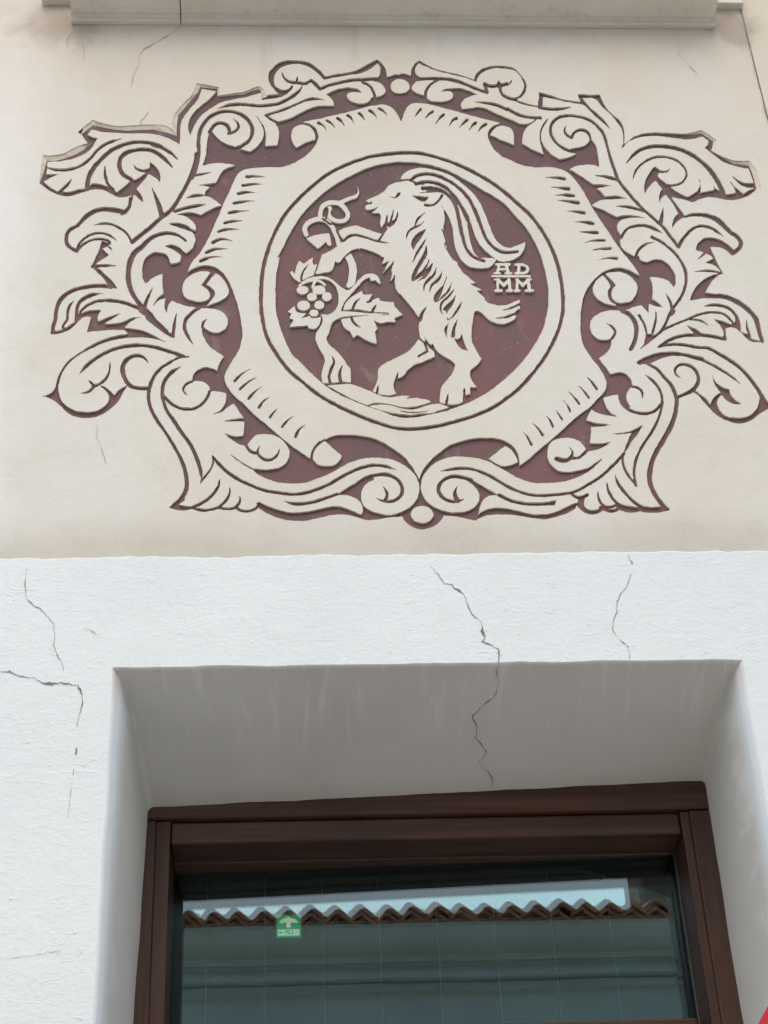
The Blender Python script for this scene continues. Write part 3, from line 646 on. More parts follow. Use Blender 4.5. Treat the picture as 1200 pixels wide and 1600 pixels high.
M_HAIR, nt, b = new_mat('hairline_crack'); b.inputs['Base Color'].default_value = (.42, .38, .33, 1); b.inputs['Roughness'].default_value = 1
def stone_mat(name, a, c2, sc):
    m, nt, b = new_mat(name); k = NT(nt)
    c = k.mix(k.ramp(k.noise(sc, 6, .65), .35, .7), a, c2)
    c = k.mix(k.math('MULTIPLY', k.ramp(k.noise(sc*9, 4, .6, offset=3), .6, .75), .4), c, tuple(v*.6 for v in c2))
    k.link(c, b.inputs['Base Color']); b.inputs['Roughness'].default_value = .9
    k.link(k.bump(k.noise(sc*22, 5, .6), .3, .003), b.inputs['Normal']); return m
M_LEDGE = stone_mat('painted_ledge', (.74, .70, .60), (.66, .61, .51), 5)
M_SOOT = stone_mat('sooty_plaster', (.36, .32, .27), (.22, .19, .16), 14)
M_PAVE = stone_mat('street_paving', (.40, .385, .36), (.33, .32, .30), 1.3)
M_OPP = stone_mat('pale_house_plaster', (.62, .60, .55), (.55, .53, .48), 1.5)
M_OPP2 = stone_mat('brown_house_plaster', (.30, .25, .20), (.25, .21, .17), 1.5)
M_ROOM, nt, b = new_mat('dark_room'); b.inputs['Base Color'].default_value = (.06, .065, .06, 1); b.inputs['Roughness'].default_value = .9
M_TILE, nt, b = new_mat('clay_tile'); k = NT(nt)
oi = k.add('ShaderNodeObjectInfo')
c = k.mix(oi.outputs['Random'], (.52, .17, .10), (.62, .27, .18))
c = k.mix(k.ramp(k.noise(20, 5, .6), .45, .75), c, (.34, .17, .12)); k.link(c, b.inputs['Base Color']); b.inputs['Roughness'].default_value = .85
M_WOOD, nt, b = new_mat('stained_wood'); k = NT(nt)
gr = k.noise(16, 6, .6, stretch=(.10, 2.5, 2.5), dist=.6)
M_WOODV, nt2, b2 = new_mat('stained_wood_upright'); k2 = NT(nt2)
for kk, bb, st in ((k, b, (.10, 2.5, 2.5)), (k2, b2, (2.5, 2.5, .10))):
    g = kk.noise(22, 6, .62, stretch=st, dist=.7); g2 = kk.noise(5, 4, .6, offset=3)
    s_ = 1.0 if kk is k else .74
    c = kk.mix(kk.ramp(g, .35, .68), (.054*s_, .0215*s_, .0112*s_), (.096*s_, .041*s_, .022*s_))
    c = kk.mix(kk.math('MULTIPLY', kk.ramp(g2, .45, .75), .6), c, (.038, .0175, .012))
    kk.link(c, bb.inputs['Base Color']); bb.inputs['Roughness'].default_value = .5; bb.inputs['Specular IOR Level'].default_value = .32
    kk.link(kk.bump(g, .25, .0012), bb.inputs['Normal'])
M_GASKET, nt, b = new_mat('sealing_strip'); b.inputs['Base Color'].default_value = (.07, .07, .068, 1); b.inputs['Roughness'].default_value = .5
def glass_mat(name, ior):
    m, nt, b = new_mat(name); k = NT(nt)
    for n in list(nt.nodes):
        if n.type != 'OUTPUT_MATERIAL': nt.nodes.remove(n)
    fr = k.add('ShaderNodeFresnel'); fr.inputs['IOR'].default_value = ior
    tr = k.add('ShaderNodeBsdfTransparent'); tr.inputs[0].default_value = (.93, .975, .96, 1)
    gl = k.add('ShaderNodeBsdfGlossy'); gl.inputs['Color'].default_value = (.82, 1.0, .985, 1); gl.inputs['Roughness'].default_value = 0.0
    gn = k.add('ShaderNodeNewGeometry'); wv = k.bump(k.noise(3.0, 2, .5), .012, .01); k.link(wv, gl.inputs['Normal'])
    mx = k.add('ShaderNodeMixShader'); k.link(fr.outputs[0], mx.inputs[0]); k.link(tr.outputs[0], mx.inputs[1]); k.link(gl.outputs[0], mx.inputs[2])
    k.link(mx.outputs[0], [n for n in nt.nodes if n.type == 'OUTPUT_MATERIAL'][0].inputs[0]); return m
M_GLASS = glass_mat('outer_glass', 1.62); M_GLASS2 = glass_mat('coated_inner_glass', 2.35)
def plain(name, col, rough=.5, emit=0.0):
    m, nt, b = new_mat(name); b.inputs['Base Color'].default_value = (*col, 1); b.inputs['Roughness'].default_value = rough
    if emit: b.inputs['Emission Color'].default_value = (*col, 1); b.inputs['Emission Strength'].default_value = emit
    return m
M_SLAT = plain('blind_fabric', (.035, .045, .042), .8)
M_SEAM = plain('blind_seam', (.52, .56, .53), .8)
M_GREEN = plain('sign_green', (.0, .30, .10), .35, .5)
M_SIGNW = plain('sign_white', (.7, .8, .7), .35, .45)
M_RED = plain('red_paint', (.50, .02, .025), .4)
M_PALE = plain('pale_print', (.75, .72, .68), .5)

# ------------------------------------------------------------ tracing -> contours -> plaster pieces
t0 = time.time()
FLD = build(ORN, CROPS, RING_PTS)
def smooth_noise(shape, cell):
    h, w = shape; gh, gw = h//cell+3, w//cell+3
    g = rng.normal(size=(gh, gw)).astype(np.float32)
    y = np.arange(h)/cell; x = np.arange(w)/cell
    yi, xi = y.astype(int), x.astype(int); fy, fx = (y-yi)[:, None], (x-xi)[None, :]
    fy, fx = fy*fy*(3-2*fy), fx*fx*(3-2*fx)
    a = g[yi][:, xi]; b_ = g[yi][:, xi+1]; c_ = g[yi+1][:, xi]; d_ = g[yi+1][:, xi+1]
    return (a*(1-fx)+b_*fx)*(1-fy)+(c_*(1-fx)+d_*fx)*fy
f = FLD.f + .22*smooth_noise(FLD.f.shape, 9) + .20*smooth_noise(FLD.f.shape, 26) + .13*smooth_noise(FLD.f.shape, 4)     # hand-cut wobble
f[0, :] = f[-1, :] = f[:, 0] = f[:, -1] = 5.0
f[np.abs(f) < 1e-4] = 1e-4
def contours(f):
    s = f > 0
    a, b_, c_, d_ = s[:-1, :-1], s[:-1, 1:], s[1:, 1:], s[1:, :-1]
    code = a*1 + b_*2 + c_*4 + d_*8
    ii, jj = np.nonzero((code > 0) & (code < 15))
    H, Wd = f.shape
    def pt(e):
        k_, i, j = e
        if k_ == 0: u, v = f[i, j], f[i, j+1]; t = u/(u-v); return (X0+(j+t)*STEP, Y0+i*STEP)
        u, v = f[i, j], f[i+1, j]; t = u/(u-v); return (X0+j*STEP, Y0+(i+t)*STEP)
    # segments run with cream on the left hand
    T = {1: [(3, 0)], 2: [(0, 1)], 3: [(3, 1)], 4: [(1, 2)], 6: [(0, 2)], 7: [(3, 2)], 8: [(2, 3)], 9: [(2, 0)], 11: [(2, 1)], 12: [(1, 3)], 13: [(1, 0)], 14: [(0, 3)], 5: [(3, 0), (1, 2)], 10: [(0, 1), (2, 3)]}
    nxt = {}
    for i, j in zip(ii.tolist(), jj.tolist()):
        E = ((0, i, j), (1, i, j+1), (0, i+1, j), (1, i, j))
        for p, q in T[int(code[i, j])]: nxt[E[p]] = E[q]
    loops = []
    while nxt:
        e0, e = nxt.popitem(); L = [e0]
        while e != e0:
            L.append(e); e = nxt.pop(e)
        loops.append(np.array([pt(q) for q in L]))
    return loops
def area(P_): x, y = P_.T; return .5*float(np.sum(x*np.roll(y, -1)-np.roll(x, -1)*y))
def rdp(P_, eps):
    n = len(P_); keep = np.zeros(n, bool); far = int(np.argmax(np.hypot(*(P_-P_[0]).T))); keep[[0, far]] = True
    Q = np.vstack([P_, P_[:1]]); st = [(0, far), (far, n)]
    while st:
        a, b_ = st.pop()
        if b_-a < 2: continue
        A, B = Q[a], Q[b_]; d = B-A; L = np.hypot(*d)+1e-9
        dist = np.abs(d[0]*(Q[a+1:b_, 1]-A[1])-d[1]*(Q[a+1:b_, 0]-A[0]))/L
        m = int(np.argmax(dist))
        if dist[m] > eps: m += a+1; keep[m] = True; st += [(a, m), (m, b_)]
    return P_[keep]
loops = [rdp(L, .13) for L in contours(f) if abs(area(L)) > 5]
def inside(pt_, P_):
    x, y = pt_; ax, ay = P_.T; bx, by = np.roll(ax, -1), np.roll(ay, -1)
    m = ((ay <= y) & (by > y)) | ((by <= y) & (ay > y))
    return int(np.sum(ax[m]+(y-ay[m])/(by[m]-ay[m])*(bx[m]-ax[m]) > x)) % 2 == 1
areas = [area(L) for L in loops]
# sign of a loop: does cream lie inside?
def cream_inside(L):
    a, b_ = L[0], L[1]; mid = (a+b_)/2; d = b_-a; nrm = np.array([-d[1], d[0]])/np.hypot(*d)
    for s_ in (1, -1):
        q = mid+nrm*s_*.6
        if inside(q, L):
            return f[int(round((q[1]-Y0)/STEP)), int(round((q[0]-X0)/STEP))] > 0
    return True
big = max(range(len(loops)), key=lambda i: abs(areas[i]) if not inside((640, 10), loops[i]) and abs(areas[i]) < 6e5 else 0)
S_IN = 1 if cream_inside(loops[big]) == (areas[big] > 0) else -1
outer = [i for i in range(len(loops)) if areas[i]*S_IN > 0]
holes = [i for i in range(len(loops)) if i not in outer]
kids = {i: [] for i in outer}; kids[-1] = []
for h in holes:
    q = loops[h][0]; best = -1; ba = 1e18
    for o_ in outer:
        if abs(areas[o_]) > abs(areas[h]) and abs(areas[o_]) < ba and inside(q, loops[o_]): best, ba = o_, abs(areas[o_])
    kids[best].append(h)
print('sgraffito: %d pieces, %d cuts, %d points, %.1fs' % (len(outer), len(holes), sum(map(len, loops)), time.time()-t0))
def fill(v2, edges):
    """constrained Delaunay triangles that lie inside the loops (even-odd)"""
    vo, eo, fo, *_ = delaunay_2d_cdt(v2, edges, [], 0, 1e-7)
    V = np.array([(v.x, v.y) for v in vo]); T_ = np.array([t[:3] for t in fo]); C_ = V[T_].mean(1)
    E_ = np.array(edges); Q = np.array([(v.x, v.y) for v in v2]); A = Q[E_[:, 0]]; B = Q[E_[:, 1]]
    keep = np.zeros(len(T_), bool)
    for s0 in range(0, len(T_), 2000):
        c = C_[s0:s0+2000]; y = c[:, 1:2]
        m = ((A[:, 1] <= y) & (B[:, 1] > y)) | ((B[:, 1] <= y) & (A[:, 1] > y))
        with np.errstate(divide='ignore', invalid='ignore'):
            xc = A[:, 0]+(y-A[:, 1])/(B[:, 1]-A[:, 1])*(B[:, 0]-A[:, 0])
        keep[s0:s0+2000] = (np.sum(m & (xc > c[:, 0:1]), 1) % 2) == 1
    return vo, [tuple(int(q) for q in t) for t in T_[keep]]
DEPTH = 0.0048
def plaster_piece(name, rings, parent, mats, front=0.0, depth=DEPTH, frame=None):
    """cream plaster standing between the cuts: flat front, cut edges going back to the dark ground"""
    v2 = []; edges = []; world = []
    for R_ in rings:
        n0 = len(v2)
        for x, y in R_:
            p = on_wall(x, y); world.append(p); v2.append(Vector((p[0], p[2])))
        edges += [(n0+i, n0+(i+1) % len(R_)) for i in range(len(R_))]
    nring = len(v2)
    if frame:
        n0 = len(v2); v2 += [Vector(q) for q in frame]; edges += [(n0+i, n0+(i+1) % len(frame)) for i in range(len(frame))]
    vo, fo = fill(v2, edges)
    verts = [(v.x, front, v.y) for v in vo]; faces = []
    for t in fo:
        a, b_, c_ = (vo[i] for i in t[:3])
        ccw = (b_.x-a.x)*(c_.y-a.y)-(b_.y-a.y)*(c_.x-a.x) > 0
        faces.append(tuple(t) if ccw else tuple(t[::-1]))
    mi = [0]*len(faces)
    n0 = 0
    for R_ in rings:
        base = len(verts); n = len(R_)
        for x, y in R_:
            p = on_wall(x, y); verts += [(p[0], front, p[2]), (p[0], front+depth, p[2])]
        # cut edges face the cut
        q0, q1 = R_[0], R_[1]; d = q1-q0; nrm = np.array([-d[1], d[0]])/np.hypot(*d); q = (q0+q1)/2+nrm*.6
        dark_left = f[int(round((q[1]-Y0)/STEP)), int(round((q[0]-X0)/STEP))] < 0
        for i in range(n):
            a = base+2*i; b_ = base+2*((i+1) % n)
            faces.append((a, b_, b_+1, a+1) if dark_left else (b_, a, a+1, b_+1))
        mi += [1]*n
    return link_mesh(name, verts, faces, mats, parent, midx=mi)

# ------------------------------------------------------------ the house wall
house = thing('house_facade', 'old house front with cream upper panel over a white lower wall', 'house', (.27, 0, 0))
zl = Z_BAND
emblem = thing('sgraffito_emblem', 'dark red and cream sgraffito of a rampant goat in a scrolled oval frame', 'wall decoration', (.27, 0, 3.55))
XR = float(on_wall(1165, 50)[0])                # vertical crack where the pale strip begins
Y_WHITE = -0.0018
# cream panel: the plaster left standing round the emblem, its lower edge a little uneven
xs = np.arange(-3.6, XR, .02); wav = np.cumsum(rng.normal(size=len(xs)))*.0009; wav -= np.convolve(wav, np.ones(25)/25, 'same')
low = [(x, zl-.02) for x in (-3.6, XR)]
wtop = [(x, zl+np.clip(w_, -.005, .005)+rng.normal()*.0009) for x, w_ in zip(xs, wav)] + [(x, zl+rng.normal()*.001) for x in np.arange(XR, 3.6, .03)]
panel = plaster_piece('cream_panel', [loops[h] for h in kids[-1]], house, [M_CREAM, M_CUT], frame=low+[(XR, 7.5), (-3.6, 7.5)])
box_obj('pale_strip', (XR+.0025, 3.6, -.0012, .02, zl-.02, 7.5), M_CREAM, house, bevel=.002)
# dark ground of the sgraffito, a hand-floated sheet behind the cuts
gx = np.linspace(-.62, 1.13, 90); gz = np.linspace(3.44, 4.90, 75)
gv = [(x, DEPTH+.0004*math.sin(9*x+3*z)*math.sin(7*z)-.0002, z) for z in gz for x in gx]
gf = [(j*90+i, j*90+i+1, (j+1)*90+i+1, (j+1)*90+i) for j in range(74) for i in range(89)]
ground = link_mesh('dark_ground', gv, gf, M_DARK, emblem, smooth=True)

NAMES = [('acanthus_scroll', (262, 600)), ('acanthus_scroll', (1042, 610)), ('cartouche', (420, 560)), ('medallion_ring', (418, 470)),
         ('goat', (690, 480)), ('grapevine', (520, 560)), ('mound', (560, 625))]
comp_at = lambda p: min((i for i in outer if inside(p, loops[i])), key=lambda i: abs(areas[i]), default=None)
main = {}
for nm, p in NAMES:
    i = comp_at(p)
    if i is not None: main[i] = nm
goat_o = vine_o = None; rest = []
for i in sorted(outer, key=lambda i: -abs(areas[i])):
    if i in main:
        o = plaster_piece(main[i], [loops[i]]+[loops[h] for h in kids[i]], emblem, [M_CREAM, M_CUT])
        if main[i] == 'goat': goat_o = o
        if main[i] == 'grapevine': vine_o = o
    else: rest.append(i)
for i in rest:
    c = loops[i].mean(0); a_ = abs(areas[i]); par = emblem; nm = 'acanthus_leaf'
    dm = math.hypot((c[0]-644)/228, (c[1]-455)/208)
    if dm < 1:
        if c[0] > 762 and 405 < c[1] < 458: nm = 'date_bar' if loops[i][:, 0].ptp() > 50 else 'letter'
        elif c[0] < 610 and c[1] > 420 and c[1] < 510 and a_ < 420 and c[0] < 525: nm, par = 'grape', vine_o
        elif c[0] < 590 and c[1] > 385 and c[1] < 530: nm, par = 'vine_leaf' if a_ > 700 or c[1] > 490 or c[0] < 500 else 'vine_stem', vine_o
        elif c[0] < 545 and c[1] < 385: nm, par = 'vine_tendril', vine_o
        elif c[1] > 600: nm = 'mound'
        elif c[1] > 520: nm, par = 'hind_leg', goat_o
        elif c[0] > 690 and c[1] < 420: nm, par = 'horn', goat_o
        elif c[0] < 605: nm, par = 'foreleg', goat_o
        else: nm, par = 'hair_tuft', goat_o
    elif dm < 1.75 and (c[1] < 225 or c[1] > 690 or 420 < c[1] < 480) and a_ > 420 and not 600 < c[0] < 680 and a_ < 1400: nm = 'scroll_end'
    elif 600 < c[0] < 680 and a_ > 200: nm = 'bead'
    elif a_ < 60: nm = 'plaster_chip'
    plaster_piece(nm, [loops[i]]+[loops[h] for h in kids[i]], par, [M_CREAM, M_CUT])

# chamfered cut edges along the deepest outlines
CHAMFERS = [
 "K1: 10,640>14,641 25,520>48,545 45,375>80,428 130,375>150,432 240,355>242,408 330,310>342,372 400,280>425,325 465,262>482,272",
 "K1: 405,182>411,186 440,95>462,135 510,45>514,96 600,75>602,116 700,95>715,138 820,100>832,148 940,90>950,143 1060,88>1072,137 K2: 240,700>250,768 300,745>335,797",
 "K2: 300,745>336,797 300,650>340,690 330,570>352,600 400,490>408,538 470,420>482,448 510,340>535,388 525,300>556,338 620,315>620,346 735,335>717,357 735,412>720,425",
 "K2: 735,412>730,432 850,395>850,419 960,380>962,408 1040,350>1046,376 1100,325>1110,358 1150,355>1130,386 1175,430>1136,446",
 "R3: 520,150>520,165 600,135>604,158 655,120>658,152 720,160>712,186 775,205>752,216 765,250>748,256 740,288>734,292",
 "R3: 740,288>738,294 830,335>826,352 920,368>916,396 1045,370>1042,412 1100,440>1070,470 1140,590>1106,602 1100,610>1094,612",
]
for line in CHAMFERS:
    cv = []; cf = []
    ox, oy, s_ = 0, 0, 1; A = []; B = []
    for tok in line.split():
        if tok.endswith(':'): ox, oy, s_ = CROPS[tok[:-1]]; continue
        a_, b_ = tok.split('>')
        A.append([ox+float(a_.split(',')[0])/s_, oy+float(a_.split(',')[1])/s_]); B.append([ox+float(b_.split(',')[0])/s_, oy+float(b_.split(',')[1])/s_])
    A, B = np.array(A), np.array(B)
    n = len(A); base = len(cv)
    for k_ in range(n):
        d = A[k_]-B[k_]; L = np.hypot(*d)+1e-6; a2 = A[k_]+d/L*1.3
        p, q = on_wall(*a2), on_wall(*B[k_], DEPTH)
        cv += [(p[0], .0006, p[2]), (q[0], DEPTH-.0003, q[2])]
    cf += [(base+2*i, base+2*i+1, base+2*i+3, base+2*i+2) for i in range(n-1)]
    link_mesh('chamfered_edge', cv, cf, M_CUT, emblem)

# ------------------------------------------------------------ white lower wall and the reveal of the window
TL, TR = on_wall(183, 1047), on_wall(1153, 1035)
XL0, XR0, ZT = -.293, .8235, (TL[2]+TR[2])/2
Z_SILL = 1.50; YF = .25
iTL, iTR = on_wall(231.5, 1262, YF), on_wall(1101, 1220, YF)
iBL, iBR = on_wall(208, 1600, YF), on_wall(1161, 1600, YF)
def at_z(p, q, z): t = (z-p[2])/(q[2]-p[2]); return p[0]+(q[0]-p[0])*t
NJ, NA, NS = 46, 9, 60
jit = {}
def ring(xl_t, xl_b, xr_t, xr_b, ztl, ztr, r, amp):
    pts = []
    for i in range(NJ):
        t = i/(NJ-1); z = Z_SILL+(ztl-r-Z_SILL)*t; pts.append((xl_b+(xl_t-xl_b)*t, z))
    for i in range(1, NA):
        a = math.pi-math.pi/2*i/NA; pts.append((xl_t+r+r*math.cos(a), ztl-r+r*math.sin(a)))
    for i in range(NS):
        t = i/(NS-1); pts.append((xl_t+r+(xr_t-xl_t-2*r)*t, ztl+(ztr-ztl)*t))
    for i in range(1, NA):
        a = math.pi/2-math.pi/2*i/NA; pts.append((xr_t-r+r*math.cos(a), ztr-r+r*math.sin(a)))
    for i in range(NJ):
        t = 1-i/(NJ-1); z = Z_SILL+(ztr-r-Z_SILL)*t; pts.append((xr_b+(xr_t-xr_b)*t, z))
    n = len(pts)
    if 'j' not in jit:
        jit['j'] = np.convolve(rng.normal(size=n+8), np.ones(3)/3, 'same')[:n]*.0016
    return [(x+jit['j'][i]*amp, z+jit['j'][(i+17) % n]*amp) for i, (x, z) in enumerate(pts)]
rings = []
prof = [(0.0, -.006, .2), (.0022, -.0022, .35), (.006, 0, .6)]
r0 = ring(XL0-.006, XL0-.006, XR0+.006, XR0+.006, ZT+.006, ZT+.004, .004, 1.0)
rings.append((Y_WHITE, r0))
rings.append((Y_WHITE+.0018, ring(XL0-.002, XL0-.002, XR0+.002, XR0+.002, ZT+.002, ZT+.0005, .004, 1.0)))
rings.append((Y_WHITE+.0055, ring(XL0, XL0, XR0, XR0, ZT, ZT-.0015, .005, .9)))
for t in (.03, .06, .10, .16, .28, .42, .6, .8, .93, 1.0):
    y = Y_WHITE+.0055+(YF+.02-Y_WHITE-.0055)*t; tt = max(0.0, min(1.0, (y-.004)/(YF-.004))); tj = tt**.55
    xlt = XL0+(iTL[0]-XL0)*tj; xrt = XR0+(iTR[0]-XR0)*tj
    xlb = XL0+(at_z(iTL, iBL, Z_SILL)-XL0)*tj; xrb = XR0+(at_z(iTR, iBR, Z_SILL)-XR0)*tj
    rings.append((y, ring(xlt, xlb, xrt, xrb, ZT+(iTL[2]-ZT)*tt, ZT+(iTR[2]-ZT)*tt, 0.006+.006*tt, .6)))
n = len(r0)
rv = [(x, y, z) for y, R_ in rings for x, z in R_]
rf = [(j*n+i+1, j*n+i, (j+1)*n+i, (j+1)*n+i+1) for j in range(len(rings)-1) for i in range(n-1)]
link_mesh('window_reveal', rv, rf, M_REVEAL, house, smooth=True, midx=None)
wv = [(-3.6, 0.0), (3.6, 0.0)]+wtop[::-1]; nw = len(wv)
v2 = [Vector(p) for p in wv]+[Vector(p) for p in r0]
ed = [(i, (i+1) % nw) for i in range(nw)]+[(nw+i, nw+(i+1) % n) for i in range(n)]
vo, fo = fill(v2, ed)
fcs = []
for t in fo:
    a, b_, c_ = (vo[i] for i in t[:3]); fcs.append(tuple(t) if (b_.x-a.x)*(c_.y-a.y)-(b_.y-a.y)*(c_.x-a.x) > 0 else tuple(t[::-1]))
nv = len(vo); wvs = [(v.x, Y_WHITE, v.y) for v in vo]
for x, z in wtop: wvs += [(x, Y_WHITE, z), (x, .004, z+.001)]
fcs += [(nv+2*i, nv+2*i+2, nv+2*i+3, nv+2*i+1) for i in range(len(wtop)-1)]
link_mesh('white_wall', wvs, fcs, M_WHITE, house)

# cracks: ragged ribbons following the photographed cracks
def crack(name, pts, w, surf, mat, blobs=(), parent=house, rag=1.25):
    P_ = np.array(pts, float); out = []
    for a, b_ in zip(P_[:-1], P_[1:]):
        k_ = max(2, int(np.hypot(*(b_-a))/2.2))
        for i in range(k_): out.append(a+(b_-a)*i/k_)
    out.append(P_[-1]); Q = np.array(out)
    Q[1:-1] += rng.normal(size=(len(Q)-2, 2))*rag*.55
    T_ = np.gradient(Q, axis=0); N_ = np.stack([-T_[:, 1], T_[:, 0]], 1); N_ /= np.hypot(*N_.T)[:, None]+1e-9
    ww = w*np.clip(.75+.6*np.convolve(rng.normal(size=len(Q)+4), np.ones(5)/5, 'same')[:len(Q)]*1.6, .25, 2.2)
    for bx, by, br, bw in blobs: ww += bw*np.exp(-((Q[:, 0]-bx)**2+(Q[:, 1]-by)**2)/br**2)
    ww[0] = ww[-1] = .15
    v = []
    for q, n_, h in zip(Q, N_, ww/2): v += [surf(*(q+n_*h)), surf(*(q-n_*h))]
    return link_mesh(name, v, [(2*i, 2*i+2, 2*i+3, 2*i+1) for i in range(len(Q)-1)], mat, parent)
def s_white(x, y): return on_wall(x, y, Y_WHITE-.0009)
def s_cream(x, y): return on_wall(x, y, -.0009)
xm = on_wall(760, 1230, YF)
s_top = np.array([ZT-.001, iTL[2]+(iTR[2]-iTL[2])*(xm[0]-iTL[0])/(iTR[0]-iTL[0])])
sl = (s_top[1]-s_top[0])/(YF-.008)
def s_soffit(x, y):
    d = ray(x, y); # z = s_top0 + sl*(Y-.008) - .0015
    t = (s_top[0]-.0018-sl*.008+sl*CAM[1]-CAM[2])/(d[2]-sl*d[1]); return CAM+d*t
crack('crack', [(672, 884), (686, 900), (693, 911), (706, 914), (716, 923), (724, 928), (731, 942), (733, 952), (740, 962), (752, 972), (754, 985), (757, 998), (754, 1003), (768, 1008), (779, 1015), (780, 1022), (779, 1038)], 1.15, s_white, M_CRACK, [(716, 924, 4, 3.2), (755, 988, 5, 2.4), (780, 1024, 5, 1)])
crack('crack', [(779, 1042), (775, 1050), (779, 1064), (777, 1078), (771, 1090), (758, 1099), (748, 1110), (738, 1120), (745, 1134), (745, 1146), (742, 1152), (752, 1163), (759, 1174), (757, 1183), (748, 1189), (754, 1201), (765, 1208), (771, 1222), (771, 1230)], 1.3, s_soffit, M_CRACK, [(762, 1097, 5, 1.6)])
crack('crack', [(42, 885), (39, 910), (41, 935), (48, 942), (62, 950), (72, 960), (84, 975), (85, 990), (84, 1010), (90, 1025), (97, 1035), (99, 1048)], .8, s_white, M_CRACK, [(48, 941, 4, 1.2), (90, 1028, 4, 1)])
crack('crack', [(-4, 1050), (14, 1049), (30, 1056), (42, 1058), (55, 1059), (65, 1067), (78, 1069), (95, 1067), (122, 1071), (127, 1082), (129, 1098), (123, 1120), (120, 1136)], 1.05, s_white, M_CRACK, [(14, 1050, 4, 1.5), (76, 1068, 9, 3.2), (124, 1076, 5, 2.0), (127, 1100, 4, 1.4)])
crack('crack', [(120, 1168), (119, 1180)], 1.8, s_white, M_CRACK); crack('crack', [(116, 1200), (114, 1212)], 1.8, s_white, M_CRACK)
crack('crack', [(112, 1222), (109, 1250), (106, 1278)], 1.0, s_white, M_HAIR)
crack('crack', [(981, 864), (984, 872), (988, 882)], .8, s_white, M_CRACK, [(988, 880, 3, 1.5)])
crack('crack', [(986, 896), (978, 920), (969, 928), (963, 945), (965, 955), (958, 970), (957, 982), (963, 995), (973, 1004), (982, 1010), (984, 1032)], .85, s_white, M_CRACK, [(986, 897, 3, 1.2), (969, 928, 3, 1), (973, 1004, 3, 1.4)])
crack('crack', [(-4, 1496), (20, 1497), (60, 1491), (95, 1485)], .9, s_white, M_HAIR)
crack('crack', [(130, 982), (142, 985), (158, 995)], .9, s_white, M_HAIR)
crack('crack', [(283, 40), (276, 48), (255, 60), (240, 68), (225, 77), (215, 90), (218, 100), (208, 117), (206, 135)], 1.1, s_cream, M_HAIR)
crack('crack', [(233, 174), (222, 186), (217, 196)], 1.0, s_cream, M_HAIR)
crack('crack', [(113, 38), (118, 44), (105, 60), (107, 85)], .9, s_cream, M_HAIR)
crack('crack', [(128, 64), (132, 80), (130, 96)], .8, s_cream, M_HAIR)
crack('crack', [(1060, 58), (1061, 85), (1075, 100), (1090, 118)], 1.0, s_cream, M_HAIR)
crack('crack', [(152, 660), (150, 680), (160, 705), (166, 725)], .8, s_cream, M_HAIR)
crack('crack', [(1160, 28), (1163, 44), (1178, 105), (1201, 198), (1215, 255)], .9, lambda x, y: on_wall(x, y, -.0022), M_HAIR)

# ------------------------------------------------------------ the ledge over the emblem
LX0, LXJ, LX1 = float(on_wall(112, 34)[0]), float(on_wall(283, 30)[0]), float(on_wall(1116, 44)[0])
ZLD = float(on_wall(620, 41)[2])
ledge = thing('window_ledge', 'grey moulded stone ledge running along the top above the goat emblem', 'ledge', (.27, -.05, ZLD))
PROF = [(.03, ZLD), (-.010, ZLD-.001), (-.0125, ZLD+.004), (-.013, ZLD+.011), (-.018, ZLD+.013), (-.020, ZLD+.017)]
for i in range(9):
    a = math.pi/2*i/8; PROF.append((-.022-.085*math.sin(a)**1.0*1.0, ZLD+.018+.060*(1-math.cos(a))))
PROF += [(-.115, ZLD+.080), (-.118, ZLD+.135), (.03, ZLD+.135)]
prism('ledge_stone', PROF, LX0, LXJ-.0012, M_LEDGE, ledge); prism('ledge_stone', PROF, LXJ+.0014, LX1, M_LEDGE, ledge)
box_obj('window_jamb', (LX1+.004, float(on_wall(1160, 15)[0]), -.018, .03, float(on_wall(1145, 14)[2]), 6.4), M_LEDGE, ledge, bevel=.003)
box_obj('window_jamb', (float(on_wall(66, 5)[0]), LX0-.004, -.018, .03, float(on_wall(90, 8)[2]), 6.4), M_LEDGE, ledge, bevel=.003)

# ------------------------------------------------------------ the window
Z_IN = float(on_wall(650, 1311, .262)[2]); YG = .376
Z_1 = float(on_wall(650, 1272, YF)[2])
XFL1, XFR1 = float(on_wall(236, 1500, YF)[0]), float(on_wall(1113, 1500, YF)[0])
XFL2, XFR2 = float(on_wall(260, 1500, .262)[0]), float(on_wall(1096, 1500, .262)[0])
print('window', Z_IN, YG, Z_1, XFL2, XFR2)
win = thing('window', 'dark brown wooden window with one large reflecting pane set deep in the white wall', 'window', (.27, YG, Z_SILL))
box_obj('head_casing', (-.40, .93, YF, YG+.05, Z_1, 3.30), M_WOOD, win, bevel=.004)
box_obj('head_rail', (XFL2+.001, XFR2-.001, YF+.012, YG+.05, Z_IN, Z_1-.0015), M_WOOD, win, bevel=.0045, seg=3)
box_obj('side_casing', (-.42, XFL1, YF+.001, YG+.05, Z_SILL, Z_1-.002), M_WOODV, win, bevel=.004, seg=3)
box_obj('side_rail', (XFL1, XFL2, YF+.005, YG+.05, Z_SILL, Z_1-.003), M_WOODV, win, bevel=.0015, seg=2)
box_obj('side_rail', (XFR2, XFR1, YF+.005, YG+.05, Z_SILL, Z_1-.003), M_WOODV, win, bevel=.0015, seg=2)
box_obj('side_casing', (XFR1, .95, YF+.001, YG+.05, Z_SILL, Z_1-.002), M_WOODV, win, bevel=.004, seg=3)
g = .004
box_obj('sealing_strip', (XFL2+.001, XFR2-.001, YG-.037, YG-.032, Z_IN-.003, Z_IN-.0003), M_GASKET, win)
box_obj('sealing_strip', (XFR2-.003, XFR2-.0003, YG-.037, YG-.032, Z_SILL, Z_IN-.004), M_GASKET, win)
ZTR = float(on_wall(940, 1594, YG-.04)[2])
